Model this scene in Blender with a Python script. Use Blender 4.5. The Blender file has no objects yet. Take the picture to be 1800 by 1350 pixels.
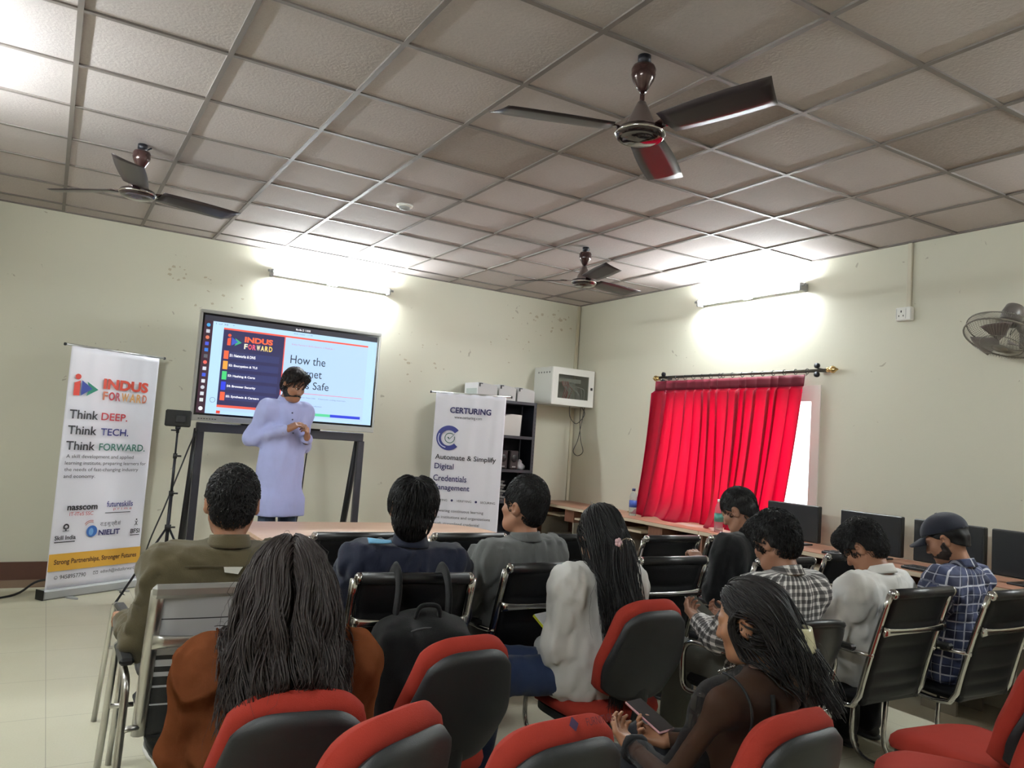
import bpy, bmesh, math, random
import numpy as np
from mathutils import Vector, Matrix
C = bpy.context.scene
COL = C.collection
R_ = math.radians
rng = np.random.default_rng(7)

# ------------------------------------------------------------------ camera
def make_camera():
    f = 1373.63
    cam = bpy.data.cameras.new('camera'); o = bpy.data.objects.new('camera', cam); COL.objects.link(o)
    yaw, pitch, roll = 0.533287, 0.0741145, 0.0702973
    F = np.array([math.sin(yaw)*math.cos(pitch), math.cos(yaw)*math.cos(pitch), math.sin(pitch)])
    rt = np.array([math.cos(yaw), -math.sin(yaw), 0.0]); up = np.cross(rt, F)
    r = rt*math.cos(roll)+up*math.sin(roll); u = -rt*math.sin(roll)+up*math.cos(roll)
    o.matrix_world = Matrix(((r[0], u[0], -F[0], 0.04075), (r[1], u[1], -F[1], -3.66174), (r[2], u[2], -F[2], 1.45), (0, 0, 0, 1)))
    cam.sensor_width = 36.0; cam.lens = f/1800*36; cam.clip_start = 0.05; cam.clip_end = 200
    C.camera = o
make_camera()

# ------------------------------------------------------------------ exposure, world
vs = C.view_settings
vs.view_transform = 'Standard'; vs.look = 'None'; vs.gamma = 1.0; vs.use_curve_mapping = False
vs.exposure = 0.30
w = bpy.data.worlds.new('world'); C.world = w; w.use_nodes = True
bg = w.node_tree.nodes['Background']; bg.inputs[0].default_value = (0.93, 0.97, 1.0, 1); bg.inputs[1].default_value = 4.0
def area(name, loc, rot, sx, sy, power, col=(1, 1, 1), portal=False):
    l = bpy.data.lights.new(name, 'AREA'); l.shape = 'RECTANGLE'; l.size = sx; l.size_y = sy; l.energy = power; l.color = col
    o = bpy.data.objects.new(name, l); o.location = loc; o.rotation_euler = rot; COL.objects.link(o)
    if portal: l.cycles.is_portal = True
    return o
area('window_portal', (5.50, 1.33, 1.45), (0, R_(90), 0), 1.3, 1.9, 1.0, portal=True)
TUBE_E = 430.0

# ------------------------------------------------------------------ room constants
XR, XL, YF, YB, ZC = 5.36, -1.0, 3.87, -5.6, 3.112

# ------------------------------------------------------------------ materials
def lin(c):
    return tuple(((v/255)/12.92 if v/255 <= 0.04045 else ((v/255+0.055)/1.055)**2.4) for v in c)
_M = {}
def mat(name, rgb=(128, 128, 128), rough=0.6, metal=0.0, emit=0.0, bump=0.0, bscale=200.0, var=0.0, vscale=6.0, alpha=None, spec=0.5, coat=0.0, sheen=0.0):
    if name in _M: return _M[name]
    m = bpy.data.materials.new(name); m.use_nodes = True; _M[name] = m
    nt = m.node_tree; b = nt.nodes['Principled BSDF']; c = lin(rgb)+(1,)
    b.inputs['Base Color'].default_value = c
    b.inputs['Roughness'].default_value = rough; b.inputs['Metallic'].default_value = metal
    b.inputs['Specular IOR Level'].default_value = spec
    if coat: b.inputs['Coat Weight'].default_value = coat
    if sheen: b.inputs['Sheen Weight'].default_value = sheen; b.inputs['Sheen Roughness'].default_value = 0.5
    if emit: b.inputs['Emission Color'].default_value = c; b.inputs['Emission Strength'].default_value = emit
    if bump or var:
        tc = nt.nodes.new('ShaderNodeTexCoord')
    if bump:
        n = nt.nodes.new('ShaderNodeTexNoise'); n.inputs['Scale'].default_value = bscale; n.inputs['Detail'].default_value = 3
        bp = nt.nodes.new('ShaderNodeBump'); bp.inputs['Strength'].default_value = bump; bp.inputs['Distance'].default_value = 0.01
        nt.links.new(tc.outputs['Object'], n.inputs['Vector']); nt.links.new(n.outputs['Fac'], bp.inputs['Height']); nt.links.new(bp.outputs['Normal'], b.inputs['Normal'])
    if var:
        n = nt.nodes.new('ShaderNodeTexNoise'); n.inputs['Scale'].default_value = vscale; n.inputs['Detail'].default_value = 5; n.inputs['Roughness'].default_value = 0.6
        nt.links.new(tc.outputs['Object'], n.inputs['Vector'])
        mx = nt.nodes.new('ShaderNodeMix'); mx.data_type = 'RGBA'
        mx.inputs['A'].default_value = tuple(v*(1-var) for v in c[:3])+(1,); mx.inputs['B'].default_value = tuple(min(1, v*(1+var)) for v in c[:3])+(1,)
        nt.links.new(n.outputs['Fac'], mx.inputs['Factor']); nt.links.new(mx.outputs['Result'], b.inputs['Base Color'])
    if alpha is not None: b.inputs['Alpha'].default_value = alpha
    return m
def nodes_of(m): return m.node_tree.nodes, m.node_tree.links
def mathn(nt, op, a, b=None, c=None):
    n = nt.nodes.new('ShaderNodeMath'); n.operation = op
    for i, v in enumerate((a, b, c)):
        if v is None: continue
        if isinstance(v, (int, float)): n.inputs[i].default_value = v
        else: nt.links.new(v, n.inputs[i])
    return n.outputs[0]
def mixc(nt, fac, a, b):
    mx = nt.nodes.new('ShaderNodeMix'); mx.data_type = 'RGBA'
    for k, v in (('Factor', fac), ('A', a), ('B', b)):
        if isinstance(v, (tuple, float, int)): mx.inputs[k].default_value = v
        else: nt.links.new(v, mx.inputs[k])
    return mx.outputs['Result']

def wood(name, a, b, rough=0.4, scale=1.0, axis=0):
    if name in _M: return _M[name]
    m = mat(name, a, rough); nt = m.node_tree; bs = nt.nodes['Principled BSDF']
    tc = nt.nodes.new('ShaderNodeTexCoord'); mp = nt.nodes.new('ShaderNodeMapping')
    s = [14*scale]*3; s[axis] = 1.2*scale; mp.inputs['Scale'].default_value = s
    n = nt.nodes.new('ShaderNodeTexNoise'); n.inputs['Scale'].default_value = 2.5; n.inputs['Detail'].default_value = 7; n.inputs['Distortion'].default_value = 0.6
    nt.links.new(tc.outputs['Object'], mp.inputs['Vector']); nt.links.new(mp.outputs['Vector'], n.inputs['Vector'])
    rp = nt.nodes.new('ShaderNodeValToRGB'); rp.color_ramp.elements[0].position = 0.3; rp.color_ramp.elements[1].position = 0.72
    rp.color_ramp.elements[0].color = lin(a)+(1,); rp.color_ramp.elements[1].color = lin(b)+(1,)
    nt.links.new(n.outputs['Fac'], rp.inputs['Fac']); nt.links.new(rp.outputs['Color'], bs.inputs['Base Color'])
    return m

# ------------------------------------------------------------------ mesh builder
class MB:
    def __init__(s): s.v = []; s.f = []; s.mi = []; s.n = 0; s.sm = []
    def add(s, v, f, mi=0, smooth=False):
        v = np.asarray(v, float).reshape(-1, 3); o = s.n
        s.v.append(v); s.n += len(v)
        s.f += [tuple(i+o for i in q) for q in f]; s.mi += [mi]*len(f); s.sm += [smooth]*len(f)
    def box(s, lo, hi, mi=0, rot=None, at=None, bev=0.0):
        lo = np.array(lo, float); hi = np.array(hi, float)
        if bev > 0:
            b = min(bev, 0.49*min(hi-lo)); pts = []; idx = {}
            for i in (0, 1):
                for j in (0, 1):
                    for k in (0, 1):
                        c = [hi[a] if (i, j, k)[a] else lo[a] for a in range(3)]; sg = [(-1 if (i, j, k)[a] else 1)*b for a in range(3)]
                        for a in range(3):
                            p = list(c)
                            for q in range(3):
                                if q != a: p[q] += sg[q]
                            idx[(i, j, k, a)] = len(pts); pts.append(p)
            F = []
            for a in range(3):
                u, w2 = [(1, 2), (2, 0), (0, 1)][a]
                for sd in (0, 1):
                    q = []
                    for (x, y) in ((0, 0), (1, 0), (1, 1), (0, 1)):
                        t = [0, 0, 0]; t[a] = sd; t[u] = x; t[w2] = y; q.append(idx[(*t, a)])
                    F.append(q if sd else q[::-1])
                for x in (0, 1):
                    for y in (0, 1):
                        t0 = [0, 0, 0]; t0[u] = x; t0[w2] = y; t1 = list(t0); t1[a] = 1
                        q = [idx[(*t0, u)], idx[(*t1, u)], idx[(*t1, w2)], idx[(*t0, w2)]]
                        F.append(q if (x ^ y) == 0 and x == 0 or (x ^ y) == 0 and x == 1 else q[::-1])
            for i in (0, 1):
                for j in (0, 1):
                    for k in (0, 1):
                        q = [idx[(i, j, k, 0)], idx[(i, j, k, 1)], idx[(i, j, k, 2)]]
                        F.append(q if (i+j+k) % 2 else q[::-1])
            v = np.array(pts)
        else:
            v = np.array([[x, y, z] for x in (lo[0], hi[0]) for y in (lo[1], hi[1]) for z in (lo[2], hi[2])])
            F = [(0, 1, 3, 2), (4, 6, 7, 5), (0, 4, 5, 1), (2, 3, 7, 6), (0, 2, 6, 4), (1, 5, 7, 3)]
        if rot is not None:
            c = np.array(at if at is not None else (lo+hi)/2); v = (v-c) @ np.array(rot).T + c
        s.add(v, F, mi)
    def tube(s, pts, r, n=8, mi=0, caps=True, flat=None):
        P = np.array(pts, float); K = len(P); r = np.broadcast_to(np.asarray(r, float), (K,))
        T = np.gradient(P, axis=0); T /= np.linalg.norm(T, axis=1)[:, None]+1e-12
        ref = np.array([0, 0, 1.0]) if abs(T[0][2]) < 0.9 else np.array([1.0, 0, 0])
        N = np.cross(T[0], ref); N /= np.linalg.norm(N); V = []
        for k in range(K):
            N = N-T[k]*(N@T[k]); N /= np.linalg.norm(N)+1e-12; B = np.cross(T[k], N)
            a = np.arange(n)*2*math.pi/n
            fx, fy = flat if flat else (1, 1)
            V.append(P[k]+r[k]*(fx*np.cos(a)[:, None]*N+fy*np.sin(a)[:, None]*B))
        V = np.concatenate(V); F = []
        for k in range(K-1):
            for i in range(n):
                F.append((k*n+i, k*n+(i+1) % n, (k+1)*n+(i+1) % n, (k+1)*n+i))
        if caps: F.append(tuple(range(n))[::-1]); F.append(tuple((K-1)*n+i for i in range(n)))
        s.add(V, F, mi, True)
    def lathe(s, prof, n=24, mi=0, M=None, sc=(1, 1)):
        V = []; F = []; K = len(prof)
        for (r, z) in prof:
            for i in range(n):
                a = 2*math.pi*i/n; V.append((r*math.cos(a)*sc[0], r*math.sin(a)*sc[1], z))
        for k in range(K-1):
            for i in range(n): F.append((k*n+i, k*n+(i+1) % n, (k+1)*n+(i+1) % n, (k+1)*n+i))
        if prof[0][0] > 1e-4: F.append(tuple(range(n))[::-1])
        if prof[-1][0] > 1e-4: F.append(tuple((K-1)*n+i for i in range(n)))
        V = np.array(V)
        if M is not None: V = V @ np.array(M)[:3, :3].T + np.array(M)[:3, 3]
        s.add(V, F, mi, True)
    def grid(s, P, mi=0, close_u=False, smooth=True):
        P = np.asarray(P, float); a, b = P.shape[:2]; F = []
        for i in range(a-1 if not close_u else a):
            for j in range(b-1):
                i2 = (i+1) % a; F.append((i*b+j, i2*b+j, i2*b+j+1, i*b+j+1))
        s.add(P.reshape(-1, 3), F, mi, smooth)
    def slab(s, P, th, mi=0, smooth=True):
        """grid surface P (a,b,3) thickened along its normals, closed"""
        P = np.asarray(P, float); a, b = P.shape[:2]
        du = np.gradient(P, axis=0); dv = np.gradient(P, axis=1); N = np.cross(du, dv); N /= np.linalg.norm(N, axis=2)[..., None]+1e-12
        A = P+N*th/2; B = P-N*th/2; V = np.concatenate([A.reshape(-1, 3), B.reshape(-1, 3)]); o = a*b; F = []
        for i in range(a-1):
            for j in range(b-1):
                q = (i*b+j, (i+1)*b+j, (i+1)*b+j+1, i*b+j+1); F.append(q); F.append(tuple(x+o for x in q[::-1]))
        rim = [(i, 0) for i in range(a)]+[(a-1, j) for j in range(1, b)]+[(i, b-1) for i in range(a-2, -1, -1)]+[(0, j) for j in range(b-2, 0, -1)]
        ids = [i*b+j for i, j in rim]
        for k in range(len(ids)):
            p, q = ids[k], ids[(k+1) % len(ids)]; F.append((q, p, p+o, q+o))
        s.add(V, F, mi, smooth)
    def prism(s, poly, z0, z1, mi=0, M=None):
        n = len(poly); V = np.array([(x, y, z0) for x, y in poly]+[(x, y, z1) for x, y in poly], float)
        F = [tuple(range(n))[::-1], tuple(range(n, 2*n))]+[(i, (i+1) % n, n+(i+1) % n, n+i) for i in range(n)]
        if M is not None: V = V @ np.array(M)[:3, :3].T + np.array(M)[:3, 3]
        s.add(V, F, mi)
    def obj(s, name, mats, parent=None, loc=None, rz=None, flat=False):
        me = bpy.data.meshes.new(name)
        v = np.concatenate(s.v) if s.v else np.zeros((0, 3))
        me.from_pydata(v.tolist(), [], s.f); me.polygons.foreach_set('material_index', s.mi); me.polygons.foreach_set('use_smooth', s.sm); me.update()
        if not flat:
            bm = bmesh.new(); bm.from_mesh(me); bmesh.ops.recalc_face_normals(bm, faces=bm.faces[:]); bm.to_mesh(me); bm.free()
        for m in (mats if isinstance(mats, (list, tuple)) else [mats]): me.materials.append(m)
        o = bpy.data.objects.new(name, me); COL.objects.link(o)
        if parent: o.parent = parent
        if loc is not None: o.location = loc
        if rz is not None: o.rotation_euler = (0, 0, rz)
        return o
def fast_obj(name, V, F, mats, parent=None, mi=None, smooth=True):
    """numpy quads/tris -> object"""
    me = bpy.data.meshes.new(name); F = np.asarray(F, np.int32); k = F.shape[1]
    me.vertices.add(len(V)); me.vertices.foreach_set('co', np.asarray(V, np.float32).ravel())
    me.loops.add(F.size); me.loops.foreach_set('vertex_index', F.ravel())
    me.polygons.add(len(F)); me.polygons.foreach_set('loop_start', np.arange(0, F.size, k, dtype=np.int32))
    me.polygons.foreach_set('use_smooth', np.full(len(F), smooth))
    if mi is not None: me.polygons.foreach_set('material_index', np.asarray(mi, np.int32))
    me.update(calc_edges=True); me.validate()
    for m in (mats if isinstance(mats, (list, tuple)) else [mats]): me.materials.append(m)
    o = bpy.data.objects.new(name, me); COL.objects.link(o)
    if parent: o.parent = parent
    return o
def thing(name, label, cat, loc=(0, 0, 0), rz=0.0, group=None):
    o = bpy.data.objects.new(name, None); COL.objects.link(o); o.location = loc; o.rotation_euler = (0, 0, rz); o.empty_display_size = 0.1
    return tag(o, label, cat, group)
def tag(o, label, cat, group=None):
    o['label'] = label; o['category'] = cat
    if group: o['group'] = group
    return o
def struct(o): o['kind'] = 'structure'; return o
def smooth_path(pts, n=6):
    P = np.array(pts, float); out = []
    for i in range(len(P)-1):
        p0 = P[max(i-1, 0)]; p1 = P[i]; p2 = P[i+1]; p3 = P[min(i+2, len(P)-1)]
        for t in np.linspace(0, 1, n, endpoint=False):
            out.append(0.5*((2*p1)+(-p0+p2)*t+(2*p0-5*p1+4*p2-p3)*t*t+(-p0+3*p1-3*p2+p3)*t**3))
    out.append(P[-1]); return np.array(out)
def bend_path(pts, r=0.04, n=5):
    """polyline with rounded corners"""
    P = [np.array(p, float) for p in pts]; out = [P[0]]
    for i in range(1, len(P)-1):
        a, b, c = P[i-1], P[i], P[i+1]; u = a-b; w_ = c-b; lu, lw = np.linalg.norm(u), np.linalg.norm(w_); rr = min(r, lu*0.45, lw*0.45)
        s0 = b+u/lu*rr; s1 = b+w_/lw*rr
        for t in np.linspace(0, 1, n): out.append((1-t)**2*s0+2*t*(1-t)*b+t*t*s1)
    out.append(P[-1]); return np.array(out)
def rotm(axis, deg):
    a = R_(deg); c, s = math.cos(a), math.sin(a)
    return np.array({'x': [[1, 0, 0], [0, c, -s], [0, s, c]], 'y': [[c, 0, s], [0, 1, 0], [-s, 0, c]], 'z': [[c, -s, 0], [s, c, 0], [0, 0, 1]]}[axis])

# ------------------------------------------------------------------ text
def text_obj(s, box, m, parent, z=0.0015, name='lettering', bold=0.0, shear=0.0, M=None, keep=False):
    """flat lettering fitted into box (x0, y0, x1, y1) of the parent's local XY plane (or of matrix M)"""
    cu = bpy.data.curves.new('t', 'FONT'); cu.body = s; cu.size = 1.0; cu.offset = bold; cu.shear = shear; cu.resolution_u = 3
    o = bpy.data.objects.new('t', cu); COL.objects.link(o); bpy.context.view_layer.update()
    me = bpy.data.meshes.new_from_object(o.evaluated_get(bpy.context.evaluated_depsgraph_get()))
    bpy.data.objects.remove(o); bpy.data.curves.remove(cu)
    n = len(me.vertices); v = np.zeros(n*3); me.vertices.foreach_get('co', v); v = v.reshape(-1, 3)
    if n == 0: return None
    lo, hi = v.min(0), v.max(0); x0, y0, x1, y1 = box
    sx = (x1-x0)/(hi[0]-lo[0]); sy = (y1-y0)/(hi[1]-lo[1])
    v[:, 0] = (v[:, 0]-lo[0])*sx+x0; v[:, 1] = (v[:, 1]-lo[1])*sy+y0; v[:, 2] = z
    if M is not None: v = v @ np.array(M)[:3, :3].T + np.array(M)[:3, 3]
    me.vertices.foreach_set('co', v.ravel()); me.update(); me.materials.clear(); me.materials.append(m); me.name = name
    ob = bpy.data.objects.new(name, me); COL.objects.link(ob); ob.parent = parent
    return ob
# ================================================================== SETTING
def wall_material():
    m = mat('wall_paint', (206, 200, 176), 0.55); nt = m.node_tree; b = nt.nodes['Principled BSDF']
    tc = nt.nodes.new('ShaderNodeTexCoord')
    n1 = nt.nodes.new('ShaderNodeTexNoise'); n1.inputs['Scale'].default_value = 0.8; n1.inputs['Detail'].default_value = 6; nt.links.new(tc.outputs['Object'], n1.inputs['Vector'])
    base = mixc(nt, n1.outputs['Fac'], lin((212, 208, 190))+(1,), lin((202, 199, 182))+(1,))
    # peeling / scuffed specks
    n2 = nt.nodes.new('ShaderNodeTexNoise'); n2.inputs['Scale'].default_value = 9; n2.inputs['Detail'].default_value = 4; n2.inputs['Distortion'].default_value = 1.5; nt.links.new(tc.outputs['Object'], n2.inputs['Vector'])
    n3 = nt.nodes.new('ShaderNodeTexNoise'); n3.inputs['Scale'].default_value = 1.1; nt.links.new(tc.outputs['Object'], n3.inputs['Vector'])
    k = mathn(nt, 'GREATER_THAN', mathn(nt, 'ADD', n2.outputs['Fac'], mathn(nt, 'MULTIPLY', n3.outputs['Fac'], 0.25)), 0.865)
    col = mixc(nt, mathn(nt, 'MULTIPLY', k, 0.45), base, lin((120, 105, 85))+(1,))
    nt.links.new(col, b.inputs['Base Color'])
    bn = nt.nodes.new('ShaderNodeTexNoise'); bn.inputs['Scale'].default_value = 60; bn.inputs['Detail'].default_value = 3; nt.links.new(tc.outputs['Object'], bn.inputs['Vector'])
    bp = nt.nodes.new('ShaderNodeBump'); bp.inputs['Strength'].default_value = 0.12; bp.inputs['Distance'].default_value = 0.004
    nt.links.new(bn.outputs['Fac'], bp.inputs['Height']); nt.links.new(bp.outputs['Normal'], b.inputs['Normal'])
    return m
WALL = wall_material()
MARK = mat('paint_peel', (184, 174, 152), 0.8)
def floor_material():
    m = mat('floor_tile', (190, 186, 165), 0.22); nt = m.node_tree; b = nt.nodes['Principled BSDF']
    tc = nt.nodes.new('ShaderNodeTexCoord'); sp = nt.nodes.new('ShaderNodeSeparateXYZ'); nt.links.new(tc.outputs['Object'], sp.inputs[0])
    def joint(o, off):
        f = mathn(nt, 'FRACT', mathn(nt, 'DIVIDE', mathn(nt, 'ADD', o, off), 0.6)); d = mathn(nt, 'ABSOLUTE', mathn(nt, 'SUBTRACT', f, 0.5)); return mathn(nt, 'GREATER_THAN', d, 0.4972)
    j = mathn(nt, 'MAXIMUM', joint(sp.outputs[0], 6.0-0.18), joint(sp.outputs[1], 6.0-0.08))
    n = nt.nodes.new('ShaderNodeTexNoise'); n.inputs['Scale'].default_value = 140; n.inputs['Detail'].default_value = 3; nt.links.new(tc.outputs['Object'], n.inputs['Vector'])
    n2 = nt.nodes.new('ShaderNodeTexNoise'); n2.inputs['Scale'].default_value = 2.2; n2.inputs['Detail'].default_value = 5; nt.links.new(tc.outputs['Object'], n2.inputs['Vector'])
    c1 = mixc(nt, n.outputs['Fac'], lin((186, 182, 160))+(1,), lin((203, 199, 178))+(1,))
    c2 = mixc(nt, mathn(nt, 'MULTIPLY', n2.outputs['Fac'], 0.5), c1, lin((180, 172, 148))+(1,))
    c3 = mixc(nt, mathn(nt, 'MULTIPLY', j, 0.6), c2, lin((110, 104, 88))+(1,))
    nt.links.new(c3, b.inputs['Base Color'])
    nt.links.new(mathn(nt, 'MULTIPLY_ADD', n2.outputs['Fac'], 0.2, 0.27), b.inputs['Roughness'])
    return m
def build_room():
    m = MB(); m.box((XL-0.15, YB-0.15, -0.1), (XR+0.2, YF+0.15, 0)); struct(m.obj('floor', floor_material()))
    m = MB(); m.box((XL-0.15, YF, 0), (XR+0.2, YF+0.15, ZC+0.2)); struct(m.obj('wall_front', WALL))
    m = MB(); m.box((XL-0.15, YB, 0), (XL, YF, ZC+0.2)); struct(m.obj('wall_left', WALL))
    m = MB(); m.box((XL-0.15, YB-0.15, 0), (XR+0.2, YB, ZC+0.2)); struct(m.obj('wall_back', WALL))
    # right wall with the window opening y 0.46..2.20, z 0.90..2.08
    m = MB(); y0, y1, z0, z1 = 0.46, 2.24, 0.86, 2.08; a, b = XR, XR+0.2
    m.box((a, YB, 0), (b, y0, ZC+0.2)); m.box((a, y1, 0), (b, YF, ZC+0.2)); m.box((a, y0, 0), (b, y1, z0)); m.box((a, y0, z1), (b, y1, ZC+0.2))
    struct(m.obj('wall_right', WALL))
    wf = mat('window_frame_paint', (232, 226, 218), 0.45)
    m = MB(); t = 0.085
    x0, x1 = XR+0.02, XR+0.14
    m.box((x0-0.03, y0, z0), (x1, y0+t, z1)); m.box((x0-0.03, y1-t, z0), (x1, y1, z1)); m.box((x0-0.03, y0+t, z1-0.13), (x1, y1-t, z1)); m.box((x0-0.03, y0+t, z0), (x1, y1-t, z0+t))
    m.box((x0+0.01, (y0+y1)/2-0.03, z0+t), (x1-0.02, (y0+y1)/2+0.03, z1-0.13))
    wo = struct(m.obj('window_1', wf))
    g = mat('window_glass', (245, 250, 252), 0.05); nt = g.node_tree; b_ = nt.nodes['Principled BSDF']; b_.inputs['Transmission Weight'].default_value = 1.0; b_.inputs['IOR'].default_value = 1.02
    tr = nt.nodes.new('ShaderNodeBsdfTransparent'); gl = nt.nodes.new('ShaderNodeBsdfGlossy'); gl.inputs['Roughness'].default_value = 0.05; ms = nt.nodes.new('ShaderNodeMixShader'); ms.inputs[0].default_value = 0.06
    nt.links.new(tr.outputs[0], ms.inputs[1]); nt.links.new(gl.outputs[0], ms.inputs[2]); nt.links.new(ms.outputs[0], nt.nodes['Material Output'].inputs['Surface'])
    m = MB(); m.box((x1-0.05, y0+t, z0+t), (x1-0.044, y1-t, z1-0.13)); m.obj('window_pane', g, wo)
    # skirting on the front wall: dark brown board over a paler strip
    m = MB(); m.box((XL, YF-0.02, 0.062), (3.62, YF, 0.205)); m.box((XL, YF-0.028, 0), (3.62, YF, 0.062), 1)
    struct(m.obj('baseboard_front', [mat('skirting_brown', (84, 52, 40), 0.45, var=0.15), mat('skirting_tan', (128, 106, 88), 0.5, var=0.1)]))
    m = MB(); m.box((XL, YB, 0), (XL+0.02, YF-0.03, 0.2)); struct(m.obj('baseboard_left', _M['skirting_brown']))
    # ceiling
    def tile_mat(name, rgb, rough_amt):
        mm = mat(name, rgb, 0.9); nt = mm.node_tree; b = nt.nodes['Principled BSDF']; tc = nt.nodes.new('ShaderNodeTexCoord')
        n = nt.nodes.new('ShaderNodeTexNoise'); n.inputs['Scale'].default_value = 70; n.inputs['Detail'].default_value = 4; nt.links.new(tc.outputs['Object'], n.inputs['Vector'])
        v = nt.nodes.new('ShaderNodeTexVoronoi'); v.inputs['Scale'].default_value = 110; nt.links.new(tc.outputs['Object'], v.inputs['Vector'])
        pit = mathn(nt, 'LESS_THAN', v.outputs['Distance'], 0.13)
        c = lin(rgb)+(1,); dk = tuple(x*0.62 for x in lin(rgb))+(1,); lt = tuple(min(1, x*1.06) for x in lin(rgb))+(1,); md = tuple(x*(1-rough_amt) for x in lin(rgb))+(1,)
        c1 = mixc(nt, n.outputs['Fac'], md, lt); c2 = mixc(nt, mathn(nt, 'MULTIPLY', pit, 0.7), c1, dk)
        at_ = nt.nodes.new('ShaderNodeAttribute'); at_.attribute_name = 'shade'
        hs = nt.nodes.new('ShaderNodeMix'); hs.data_type = 'RGBA'; hs.blend_type = 'MULTIPLY'; hs.inputs['Factor'].default_value = 1.0
        nt.links.new(c2, hs.inputs['A']); nt.links.new(at_.outputs['Color'], hs.inputs['B']); nt.links.new(hs.outputs['Result'], b.inputs['Base Color'])
        bp = nt.nodes.new('ShaderNodeBump'); bp.inputs['Strength'].default_value = 0.35; bp.inputs['Distance'].default_value = 0.006
        nt.links.new(n.outputs['Fac'], bp.inputs['Height']); nt.links.new(bp.outputs['Normal'], b.inputs['Normal'])
        return mm
    T1 = tile_mat('ceiling_tile', (188, 179, 176), 0.1); T2 = tile_mat('ceiling_tile_coarse', (166, 154, 147), 0.3); TB = mat('ceiling_tee', (116, 108, 103), 0.5)
    coarse = {(3, 0), (4, -2), (4, -1), (6, -3), (7, -4)}
    m = MB(); sh = []
    i0, i1, j0, j1 = math.floor(XL/0.6), math.ceil(XR/0.6), math.floor(YB/0.6), math.ceil(YF/0.6)
    for i in range(i0, i1):
        for j in range(j0, j1):
            a0, a1 = max(i*0.6, XL), min(i*0.6+0.6, XR); b0, b1 = max(j*0.6, YB), min(j*0.6+0.6, YF)
            if a1-a0 < 0.02 or b1-b0 < 0.02: continue
            rr = random.Random(i*91+j*17); z = ZC+0.004+rr.uniform(0, 0.004)
            m.box((a0, b0, z), (a1, b1, z+0.02), 1 if (i, j) in coarse else 0)
            sh += [rr.uniform(0.9, 1.0)]*6
    for i in range(i0, i1+1):
        x = i*0.6
        if XL < x < XR: m.box((x-0.012, YB, ZC-0.003), (x+0.012, YF, ZC+0.02), 2); sh += [1]*6
    for j in range(j0, j1+1):
        y = j*0.6
        if YB < y < YF: m.box((XL, y-0.012, ZC-0.0026), (XR, y+0.012, ZC+0.02), 2); sh += [1]*6
    for lo, hi in (((XL, YF-0.022, ZC-0.004), (XR, YF, ZC+0.02)), ((XR-0.022, YB, ZC-0.004), (XR, YF, ZC+0.02)), ((XL, YB, ZC-0.004), (XL+0.022, YF, ZC+0.02)), ((XL, YB, ZC-0.004), (XR, YB+0.022, ZC+0.02))):
        m.box(lo, hi, 2); sh += [1]*6
    m.box((XL-0.15, YB-0.15, ZC+0.04), (XR+0.2, YF+0.15, ZC+0.2), 2); sh += [1]*6
    o = struct(m.obj('ceiling', [T1, T2, TB]))
    at_ = o.data.attributes.new('shade', 'FLOAT_COLOR', 'FACE'); at_.data.foreach_set('color', np.array([[s, s*0.995, s*0.99, 1] for s in sh], np.float32).ravel())
build_room()

def blob_marks(name, spots, plane, parent_label=None):
    """small irregular flakes of missing paint, on the wall surface"""
    m = MB(); rr = random.Random(5)
    for (a, z, s, asp) in spots:
        n = 9; pts = []
        for k in range(n):
            t = 2*math.pi*k/n; q = s*rr.uniform(0.5, 1.1); pts.append((a+q*math.cos(t)*asp, z+q*math.sin(t)))
        if plane == 'front':
            V = [(x, YF-0.0012, y) for x, y in pts]; m.add(V, [tuple(range(n))])
    return struct(m.obj(name, MARK))
rr = random.Random(11); sp = []
for k in range(26): sp.append((rr.gauss(4.95, 0.16), rr.gauss(2.86, 0.10), rr.uniform(0.006, 0.02), rr.uniform(0.4, 2.4)))
for k in range(12): sp.append((rr.gauss(4.45, 0.15), rr.gauss(2.62, 0.12), rr.uniform(0.006, 0.016), rr.uniform(0.5, 2)))
for k in range(9): sp.append((0.93+0.07*math.cos(k*0.7), 2.75+0.06*math.sin(k*0.7), rr.uniform(0.008, 0.018), 1.2))
for k in range(9): sp.append((rr.gauss(1.35, 0.12), rr.gauss(2.68, 0.08), rr.uniform(0.006, 0.014), 1.4))
for k in range(12): sp.append((rr.uniform(3.1, 3.7), rr.uniform(2.0, 2.45), rr.uniform(0.006, 0.016), rr.uniform(0.5, 2)))
blob_marks('trim_2', sp, 'front')

# ------------------------------------------------------------------ common materials
CHROME = mat('chrome', (196, 194, 192), 0.16, 1.0); STEEL = mat('brushed_steel', (206, 204, 200), 0.30, 1.0)
BLACKP = mat('black_plastic', (16, 17, 19), 0.45); BLACKF = mat('black_fabric', (13, 13, 16), 0.8, bump=0.3, bscale=400)
WHITEP = mat('white_plastic', (226, 224, 218), 0.4); GREYP = mat('grey_plastic', (150, 150, 148), 0.5); DARKM = mat('dark_metal', (42, 42, 48), 0.45, 0.6)
SILV = mat('satin_aluminium', (190, 190, 188), 0.35, 0.85)
RED = mat('red_fabric', (146, 47, 36), 0.9, bump=0.25, bscale=500, var=0.1, vscale=14, spec=0.2)
SHELL = mat('black_shell', (24, 26, 29), 0.5, bump=0.15, bscale=600)
BROWNM = mat('fan_brown', (62, 40, 38), 0.22, 0.3, coat=0.4)

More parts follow.
